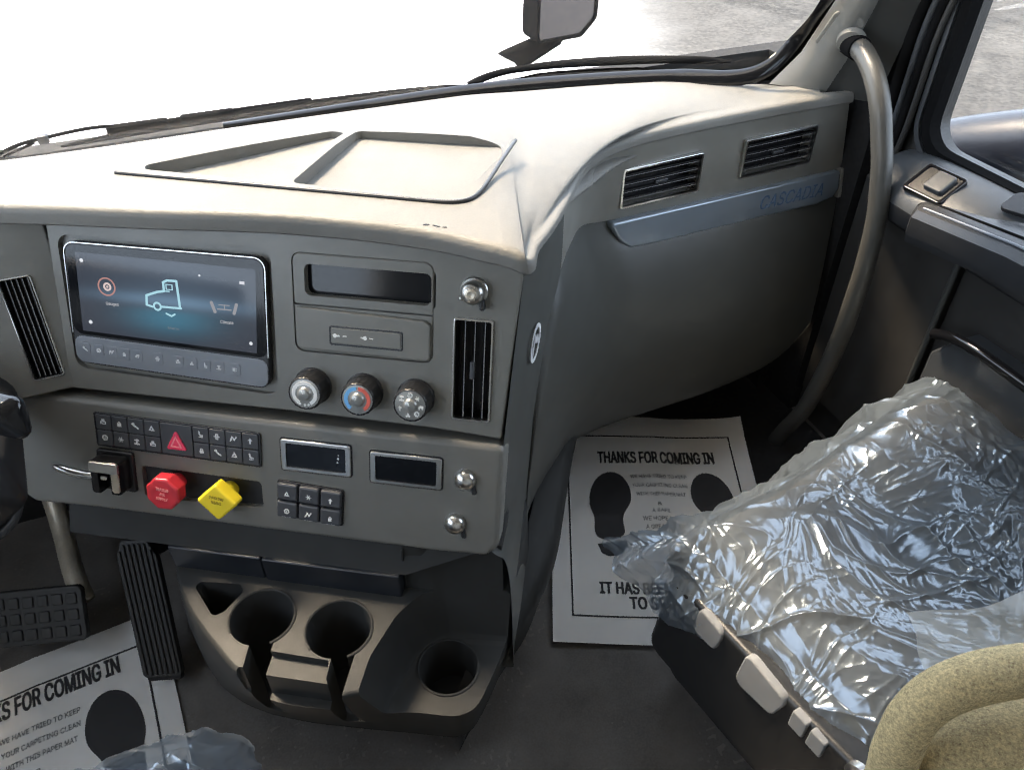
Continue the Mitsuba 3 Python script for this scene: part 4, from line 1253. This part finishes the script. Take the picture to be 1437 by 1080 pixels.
# ------------------------------------------------------------------ grab rail
GR = 'grab_rail'
lab(GR, 'bent metal grab rail rising from the footwell to the windshield pillar', 'grab rail')
gq = np.array([(1.152, 1.176, .896), (1.142, 1.142, .897), (1.131, 1.098, .884), (1.123, 1.060, .858), (1.120, 1.034, .826), (1.120, 1.014, .785), (1.120, .996, .745), (1.120, .982, .700), (1.120, .970, .656), (1.118, .960, .59), (1.116, .955, .52), (1.114, .954, .44), (1.114, .958, .36), (1.114, .970, .26), (1.116, .990, .16), (1.12, 1.03, .06), (1.125, 1.06, -.02)])
gp = PchipInterpolator(np.r_[0, np.cumsum(np.linalg.norm(np.diff(gq, axis=0), axis=1))], gq)(np.linspace(0, np.linalg.norm(np.diff(gq, axis=0), axis=1).sum(), 90))
add(GR + '__tube', tube(gp, .0185, 24), 'rail_metal', smooth=True)
add(GR + '__collar', tube(np.array([gp[0] + (gp[0] - gp[3]) * .2, gp[0], gp[3]]), .0215, 24), 'seal_rubber', smooth=40)

# ------------------------------------------------------------------ passenger door
DR = 'cab_door'
lab(DR, 'grey passenger door with a large window, lock switch and armrest', 'door')
FD = frame((1.235, 0, 0), [0, -1, 0], [0, 0, 1])     # x towards the rear, y up, z into the cab
frame_o = [(-1.118, .30), (.21, .30), (.21, 1.62), (-.66, 1.62), (-.78, 1.50), (-1.105, .86)]
frame_o = [(-1.135, -.05), (.21, -.05), (.21, 1.62), (-.83, 1.62), (-1.135, 1.00)]
win = [(-1.030, .742), (.12, .742), (.12, 1.55), (-.80, 1.55), (-1.030, 1.06)]
dd = man(plate(frame_o, -.060, -.012, .02, .004)) - man(plate(win, -.2, .2, .055, 0, 8))
add(DR + '__frame', dd, 'door_low', FD)
add(DR + '__window_seal', man(plate(rnd(Polygon(rnd(win, .055, 8)).buffer(.016)), -.030, -.004, 0, .004)) - man(plate(rnd(Polygon(rnd(win, .055, 8)).buffer(-.006)), -.2, .2, 0, 0)), 'seal_rubber', FD)
add(DR + '__window_trim', man(plate(rnd(Polygon(rnd(win, .055, 8)).buffer(.030)), -.030, -.001, 0, .004)) - man(plate(rnd(Polygon(rnd(win, .055, 8)).buffer(.017)), -.2, .2, 0, 0)), 'door_plastic', FD)
add(DR + '__window_glass', plate(rnd(Polygon(rnd(win, .055, 8)).buffer(.004)), -.034, -.0335, 0, 0), 'clear_glass', FD, smooth=False)
gz = np.array(Polygon(rnd(win, .055, 8)).buffer(.004).exterior.coords)[:-1]
scene[DR + '__window_glass'] = mikit.ply(trimesh.Trimesh(np.column_stack([np.full(len(gz), 1.268), -gz[:, 0], gz[:, 1]]), np.array(m3.triangulate([gz if Polygon(gz).exterior.is_ccw else gz[::-1]])), process=False), mat('clear_glass'))
# ribs of the weather seal between the pillar and the window
for i_, (y_, m_, r_) in enumerate(((1.118, 'seal_rubber', .011), (1.096, 'door_plastic', .007), (1.078, 'seal_rubber', .009), (1.064, 'door_low', .006))):
    p_ = np.array([(1.232, y_ + .01, .70), (1.232, y_, .80), (1.232, y_ - .003, .95), (1.225, y_ - .10, 1.2), (1.21, y_ - .28, 1.55)])
    add(DR + '__seal_rib', tube(spline(p_, 30), r_, 12), m_, smooth=True)
# sill that slopes in from the window, with the lock switch
sill = np.array([(1.250, .746), (1.225, .744), (1.20, .740), (1.165, .730), (1.138, .712), (1.127, .700), (1.124, .685), (1.128, .655), (1.145, .640), (1.245, .60)])
yy = np.array([1.075, 1.060, 1.02, .90, .70, .40, .10, -.2])
tap = np.array([.35, .55, .80, 1.0, 1.0, 1.0, 1.0, 1.0])
Ps = np.array([[(1.245 - (1.245 - x) * t_, y_, z - (1 - t_) * .05) for x, z in sill] for y_, t_ in zip(yy, tap)])
Ps = np.array([spline(Ps[:, k], 50) for k in range(Ps.shape[1])]).transpose(1, 0, 2)
Ps[-1, :, 1] = -.2
ks_ = 7
add(DR + '__sill', grid(Ps[:, :ks_]), 'door_plastic', smooth=40)
add(DR + '__sill_face', grid(Ps[:, ks_ - 1:]), 'dark_plastic', smooth=40)
lab(DR + '__sill', 'smooth sill of the door below its window')
fl = frame((1.165, .915, .7335), unit([.72, -.42, .36]), unit([.62, .72, .0]))
fl = frame((1.166, .912, .7325), unit([.88, .10, .44]), unit([-.1, 1, 0]))
LS = DR + '__lock_switch'
add(LS, ring_plate(rect(-.034, -.040, .034, .040), rect(-.029, -.035, .029, .035), -.006, .003, .006, .005, .002), 'gloss_black', fl)
lab(LS, 'lock switch in a dark bezel on the door sill')
add(LS + '__well', plate(rect(-.030, -.036, .030, .036), -.008, .0006, .005, 0), 'black_plastic', fl)
add(LS + '__rocker', plate(rect(-.018, -.027, .024, .010), -.002, .0095, .005, .003), 'door_plastic', fl)
# armrest beam
ar = np.array([(1.245, .726), (1.180, .728), (1.135, .724), (1.112, .716), (1.104, .704), (1.104, .672), (1.110, .656), (1.130, .648), (1.245, .640)])
ya = np.array([.905, .900, .885, .70, .40, .10, -.2])
ta = np.array([.0, .7, 1, 1, 1, 1, 1])
zr = np.array([-.012, -.010, -.010, .014, .03, .03, .03])
Pa = np.array([[(1.245 - (1.245 - x) * (.6 + .4 * t_), y_, z + zz) for x, z in ar] for y_, t_, zz in zip(ya, ta, zr)])
add(DR + '__armrest', grid(Pa), 'dark_plastic', smooth=30)
lab(DR + '__armrest', 'dark armrest beam along the door')
for dx, zz in ((1.120, .7205), (1.140, .7255)):
    q = np.array([(dx, .88, zz - .0105), (dx, .70, zz + .014), (dx, .40, zz + .03), (dx, -.2, zz + .03)])
    add(DR + '__armrest__groove', tube(q, .0022, 8), 'seal_rubber' if dx > 1.13 else 'key_strip', smooth=True)
cupm = plate(rect(-.05, -.022, .09, .030), -.004, .0025, .012, .001)
add(DR + '__pull_cup', cupm, 'black_plastic', frame((1.205, .745, .7545), unit([.2, -1, .1]), unit([1, .2, .3])))
lab(DR + '__pull_cup', 'black hand recess in the door sill')
# lower panel: front plate, seam, pocket and rail
add(DR + '__lower_panel', plate([(-1.11, .10), (-.845, .10), (-.845, .66), (-1.11, .66)], -.02, .020, .006, .006), 'door_low', FD)
add(DR + '__lower_panel', plate([(-.838, .10), (.2, .10), (.2, .69), (-.838, .69)], -.02, .006, .006, .004), 'door_low', FD)
add(DR + '__seam_trim', tube([(1.213, .842, .12), (1.213, .842, .40), (1.213, .842, .64)], .006, 10), 'pillar_shadow', smooth=True)
add(DR + '__pocket', plate([(-.80, .10), (.2, .10), (.2, .50), (-.76, .495), (-.80, .44)], .004, .060, .012, .006), 'door_plastic', FD)
add(DR + '__pocket_rail', tube(spline([(1.165, .80, .485), (1.160, .76, .505), (1.160, .65, .512), (1.160, .3, .515), (1.16, -.2, .515)], 40), .010, 12), 'gloss_black', smooth=True)
lab(DR + '__pocket_rail', 'glossy rail along the top of the door pocket')

# ------------------------------------------------------------------ passenger seat and its plastic cover
PS = 'passenger_seat'
lab(PS, 'passenger seat with black side bezel and grey adjustment levers, wrapped in clear plastic', 'seat')
phi = math.radians(9)
FS = frame((.520, .632, 0), [math.cos(phi), math.sin(phi), 0], [-math.sin(phi), math.cos(phi), 0])   # x across, y forward from the front edge
SWD, SDP = .60, .62


def cushion_z(x, y):
    """Height of the cushion top over the seat's own x (0..SWD) and depth y (0 at the front, negative to the rear)."""
    d = -y
    e = np.clip(np.minimum(np.minimum(x, SWD - x), d + .0) / .07, 0, 1)
    z = .345 + .085 * np.sqrt(np.clip(1 - (1 - e) ** 2, 0, 1))
    z = z - .018 * np.exp(-((x - SWD / 2) / .13) ** 2) * np.clip(d / .1, 0, 1) - .03 * np.clip((d - .05) / .5, 0, 1)
    return z + .045 * np.clip((x - .25) / .3, 0, 1)


xs, ds = np.linspace(0, SWD, 40), np.linspace(0, SDP, 36)
Xg, Dg = np.meshgrid(xs, ds, indexing='ij')
Cz = cushion_z(Xg, -Dg) - .012
Pc = np.stack([Xg, -Dg, Cz], -1)
skirt = lambda P_, dz: np.concatenate([P_], 0)
vt, ft_ = grid(Pc)
lowv = np.stack([Xg * .96 + .012, -Dg * .97 - .01, 0 * Xg + .30], -1)
rim = lambda A: np.vstack([A[0, ::-1], A[1:, 0], A[-1, 1:], A[-2:0:-1, -1]])
ra, rb = rim(Pc), rim(lowv)
ra, rb = np.vstack([ra, ra[:1]]), np.vstack([rb, rb[:1]])
add(PS + '__cushion', join((vt, ft_), grid(np.array([ra, ra * .5 + rb * .5 + [0, .0, .0], rb]))), 'seat_fabric', FS, smooth=50)
# black base with the levers on its inboard side
base_o = [(.035, .005), (.16, .03), (.45, .03), (.52, 0.0), (.56, -.10), (.56, -.62), (.0, -.62), (-.012, -.30), (-.016, -.08), (.0, -.02)]
base = plate(base_o, .12, .335, .02, .02)
add(PS + '__base', base, 'seat_black', FS)
FB = FS @ frame((-.016, 0, 0), (0, -1, 0), (0, 0, 1))    # inboard face: x to the rear, y up, z out to the aisle
add(PS + '__side_bezel', plate([(.02, .15), (.62, .17), (.62, .40), (.30, .372), (.10, .368), (.04, .34)], -.02, .016, .025, .010), 'seat_black', FB)
lab(PS + '__side_bezel', 'black bezel on the side of the passenger seat')
lv1 = plate([(.198, .306), (.268, .318), (.282, .372), (.205, .384)], .010, .0225, .014, .003, 8)
k_ = add(PS + '__lever', lv1, 'lever_grey', FB); lab(k_, 'large grey lever on the seat bezel')
lv2 = plate([(.108, .312), (.154, .318), (.162, .366), (.112, .372)], .010, .0215, .012, .003, 8)
k_ = add(PS + '__lever', lv2, 'lever_grey', FB); lab(k_, 'smaller grey lever nearer the front of the seat bezel')
for q0, q1 in ((.292, .316), (.322, .346)):
    add(PS + '__button', plate(rect(q0, .338, q1, .372), .010, .022, .003, .002), 'lever_grey', FB)
add(PS + '__dial', lathe([(.020, .010), (.020, .020), (.015, .022), (.014, .018), (0, .018)], 28), 'satin_metal', FB @ frame((.395, .372, 0), (1, 0, 0), (0, 1, 0)))
add(PS + '__pedestal', rbox(.06, -.5, .0, .50, -.06, .14, .02), 'seat_black', FS)


def ridged(p, seed, pw=3.0, oct_=2):
    r_ = 0
    for o_ in range(oct_):
        nz = meshkit.noise(p * 2.0 ** o_ + 7.3 * o_, seed + o_)
        r_ = r_ + (.55 ** o_) * (1 - np.abs(2 * nz - 1)) ** pw
    return r_


def wrinkle(a, b, seed):
    """Creases of a thin film: long fine folds in fans of several directions over soft swells, in metres."""
    P_ = lambda x, y, k_: np.stack([x, y, 0 * a + k_], -1)
    w1 = meshkit.fbm(P_(a * 4, b * 4, 0), 3, seed + 40) - .5
    w2 = meshkit.fbm(P_(a * 4, b * 4, 9), 3, seed + 50) - .5
    aa, bb = a + .16 * w1, b + .16 * w2
    out = .030 * (meshkit.fbm(P_(a * 5.5, b * 5.5, 3), 3, seed + 60) - .5)
    for k_, (ang, fl_, fs_, am, pw) in enumerate(((.62, 1.6, 15, .0090, 5), (-.70, 1.8, 19, .0080, 5), (1.45, 2.0, 26, .0066, 5), (.15, 3.0, 38, .0048, 4), (-.35, 4.5, 55, .0040, 4), (1.0, 6.5, 80, .0031, 3), (-1.2, 9, 105, .0023, 3), (.4, 18, 62, .0019, 2), (-.9, 24, 84, .0014, 2))):
        c, s_ = math.cos(ang), math.sin(ang)
        x, y = (aa * c + bb * s_) * fl_, (-aa * s_ + bb * c) * fs_
        y = y + 1.2 * meshkit.noise(P_(x * 2.3, y * .12, k_), seed + 70 + k_)
        r_ = (1 - np.abs(2 * meshkit.noise(P_(x, y, k_ * 3.1), seed + k_) - 1)) ** pw
        m_ = np.clip((meshkit.noise(P_(a * 4.2, b * 4.2, 20 + k_ * 2), seed + 90 + k_) - .32) / .3, 0, 1)
        out = out + am * r_ * m_
    return out


def film_sheet(key, fr, top, width, depth, over, seed, n=(480, 420), flap=.0, amp=1.0, loose=1.0):
    """A plastic sheet lying on a cushion: it drapes 'over' metres past the front and side edges."""
    u = np.linspace(-over[0], width + over[1], n[0])
    d = np.linspace(-over[2], depth, n[1])
    U_, D_ = np.meshgrid(u, d, indexing='ij')
    if flap:
        U_ = np.where(U_ < 0, U_ * (.42 + 1.05 * np.exp(-((D_ - .01) / .15) ** 2)), U_)
    cu, cd = np.clip(U_, 0.012, width - .012), np.clip(D_, .012, depth)
    ou, od = U_ - cu, D_ - cd                   # how far past the edge
    r_ = np.hypot(ou, od)
    z = top(cu, -cd) + .004
    dirx, diry = np.where(r_ > 1e-6, ou / np.maximum(r_, 1e-6), 0), np.where(r_ > 1e-6, od / np.maximum(r_, 1e-6), 0)
    corner = np.clip(-dirx, 0, 1) * np.clip(-diry, 0, 1) * 2
    reach = .05 + flap * corner
    lat = reach * (1 - np.exp(-r_ / reach))
    fall = np.sqrt(np.maximum(r_ ** 2 - lat ** 2, 0)) * (1 - .35 * np.clip(corner, 0, 1) * (flap > 0))
    a_, b_ = U_, D_
    wv = wrinkle(a_ * 1.18, b_ * 1.18, seed) * amp * .80
    wv = wv + .0012 * amp * meshkit.fbm(np.stack([a_ * 55, b_ * 55, 0 * a_], -1), 2, seed + 5)
    edge = np.clip(r_ / .05, 0, 1)
    fold = .012 * loose * edge * np.sin((np.arctan2(od, ou) * 6 + (U_ - D_) * 42) + 3 * meshkit.noise(np.stack([U_ * 14, D_ * 14, 0 * U_], -1), seed + 9))
    x = cu + dirx * (lat + fold * .8 + wv * edge * 1.2)
    y = cd + diry * (lat + fold * .8 + wv * edge * 1.2)
    z = z - fall + wv * (1 - .6 * edge)
    return x, -y, z


x, y, z = film_sheet('seat_cover', FS, lambda a, b: cushion_z(a, b), SWD, SDP, (.085, .10, .10), 3, flap=.10)
CV = 'seat_cover'
lab(CV, 'crumpled clear plastic sheet draped over the passenger seat cushion', 'plastic cover', 'clear plastic seat covers')
add(CV, grid(np.stack([x, y, z], -1)), 'film', FS, smooth=True)

# folded armrest by the near edge of the passenger seat
ARM = PS + '__armrest'
fa2 = frame((.622, .158, .602), unit([.93, -.30, .05]), unit([.16, .42, .89]))


def pillow(w_, h_, t_, m_=72, n_=40, sq=.42, ey=.8):
    a = np.linspace(0, 2 * np.pi, m_, endpoint=False)
    b = np.linspace(-np.pi / 2, np.pi / 2, n_)
    sp = lambda v, e: np.sign(v) * np.abs(v) ** e
    A_, B_ = np.meshgrid(a, b, indexing='ij')
    X = w_ / 2 * sp(np.cos(A_), sq) * sp(np.cos(B_), sq)
    Y = h_ / 2 * sp(np.sin(A_), ey) * sp(np.cos(B_), .7)
    Z_ = t_ / 2 * sp(np.sin(B_), .7)
    P_ = np.stack([X, Y, Z_], -1)
    P_ = np.concatenate([P_, P_[:1]], 0)
    return P_


rp = spline([(-.140, -.16, -.03), (-.146, -.047, .0), (-.143, .004, .008), (-.127, .036, .008), (-.088, .054, .004), (-.015, .060, .0), (.10, .062, .0), (.34, .062, .0)], 90)
rv, rf = tube(rp, .0235 + .0012 * np.sin(np.arange(90) * .21), 28)
rv = rv + .003 * (meshkit.fbm(rv * 30, 3, 5)[:, None] - .5) * [1, 1, 1]
add(ARM, (rv, rf), 'tan_fabric', fa2, smooth=True)
P_ = pillow(.46, .125, .10, sq=.30, ey=.55)
q = P_.copy()
q[..., 0] += .110
q[..., 1] += -.052 + .005 * np.sin(P_[..., 0] * 9 + 1)
q[..., 2] += -.010 + .006 * (meshkit.fbm(P_ * 18, 3, 8) - .5)
add(ARM, grid(q[:, ::-1]), 'tan_fabric', fa2, smooth=True)
add(ARM + '__core', rbox(-.085, -.16, -.07, .34, .03, -.035, .015), 'seat_fabric', fa2)  # dark cloth here stands in for the shade inside the groove
lab(ARM, 'tan fabric roll round the edge of the armrest pad')
lab(ARM + '_001', 'tan fabric inner pad of the armrest')

# film flap standing behind the armrest
pf = np.array([[(-.10 + .36 * s_, .062 + .03 * math.sin(3 * s_) + .022 * v_ * (1 - .2 * s_), -.055 + .02 * math.sin(7 * s_) - .02 * v_ + .004 * math.sin(23 * s_ + 4 * v_)) for s_ in np.linspace(0, 1, 40)] for v_ in np.linspace(-1, 1, 16)])
add('film_flap', grid(pf), 'film_flat', fa2, smooth=True)
lab('film_flap', 'milky plastic film edge standing up behind the tan armrest', 'plastic film')

# ------------------------------------------------------------------ driver's seat cushion, also covered
DS = 'driver_seat'
lab(DS, 'front edge of the driver seat cushion under plastic at the bottom left', 'seat')
FDv = frame((-.738, .534, .016), [1, 0, 0], [0, 1, 0])
DW, DD = .57, .55


def dz(x, y):
    d = -y
    e = np.clip(np.minimum(np.minimum(x, DW - x), d) / .07, 0, 1)
    return .40 + .085 * np.sqrt(np.clip(1 - (1 - e) ** 2, 0, 1))


xs, ds = np.linspace(0, DW, 30), np.linspace(0, DD, 30)
Xg, Dg = np.meshgrid(xs, ds, indexing='ij')
Pc = np.stack([Xg, -Dg, dz(Xg, -Dg) - .012], -1)
lowv = np.stack([Xg * .96 + .01, -Dg * .97 - .01, 0 * Xg + .34], -1)
ra, rb = rim(Pc), rim(lowv)
ra, rb = np.vstack([ra, ra[:1]]), np.vstack([rb, rb[:1]])
add(DS + '__cushion', join(grid(Pc), grid(np.array([ra, (ra + rb) / 2, rb]))), 'seat_fabric', FDv, smooth=50)
add(DS + '__pedestal', bx(.08, -.5, 0, .40, -.12, .34), 'seat_black', FDv)
x, y, z = film_sheet('cover', FDv, dz, DW, DD, (.08, .09, .04), 21, n=(320, 280), amp=1.25, loose=.45)
lab('seat_cover_001', 'crumpled clear plastic sheet on the driver seat corner at the bottom left', 'plastic cover', 'clear plastic seat covers')
add('seat_cover_001', grid(np.stack([x, y, z], -1)), 'film', FDv, smooth=True)
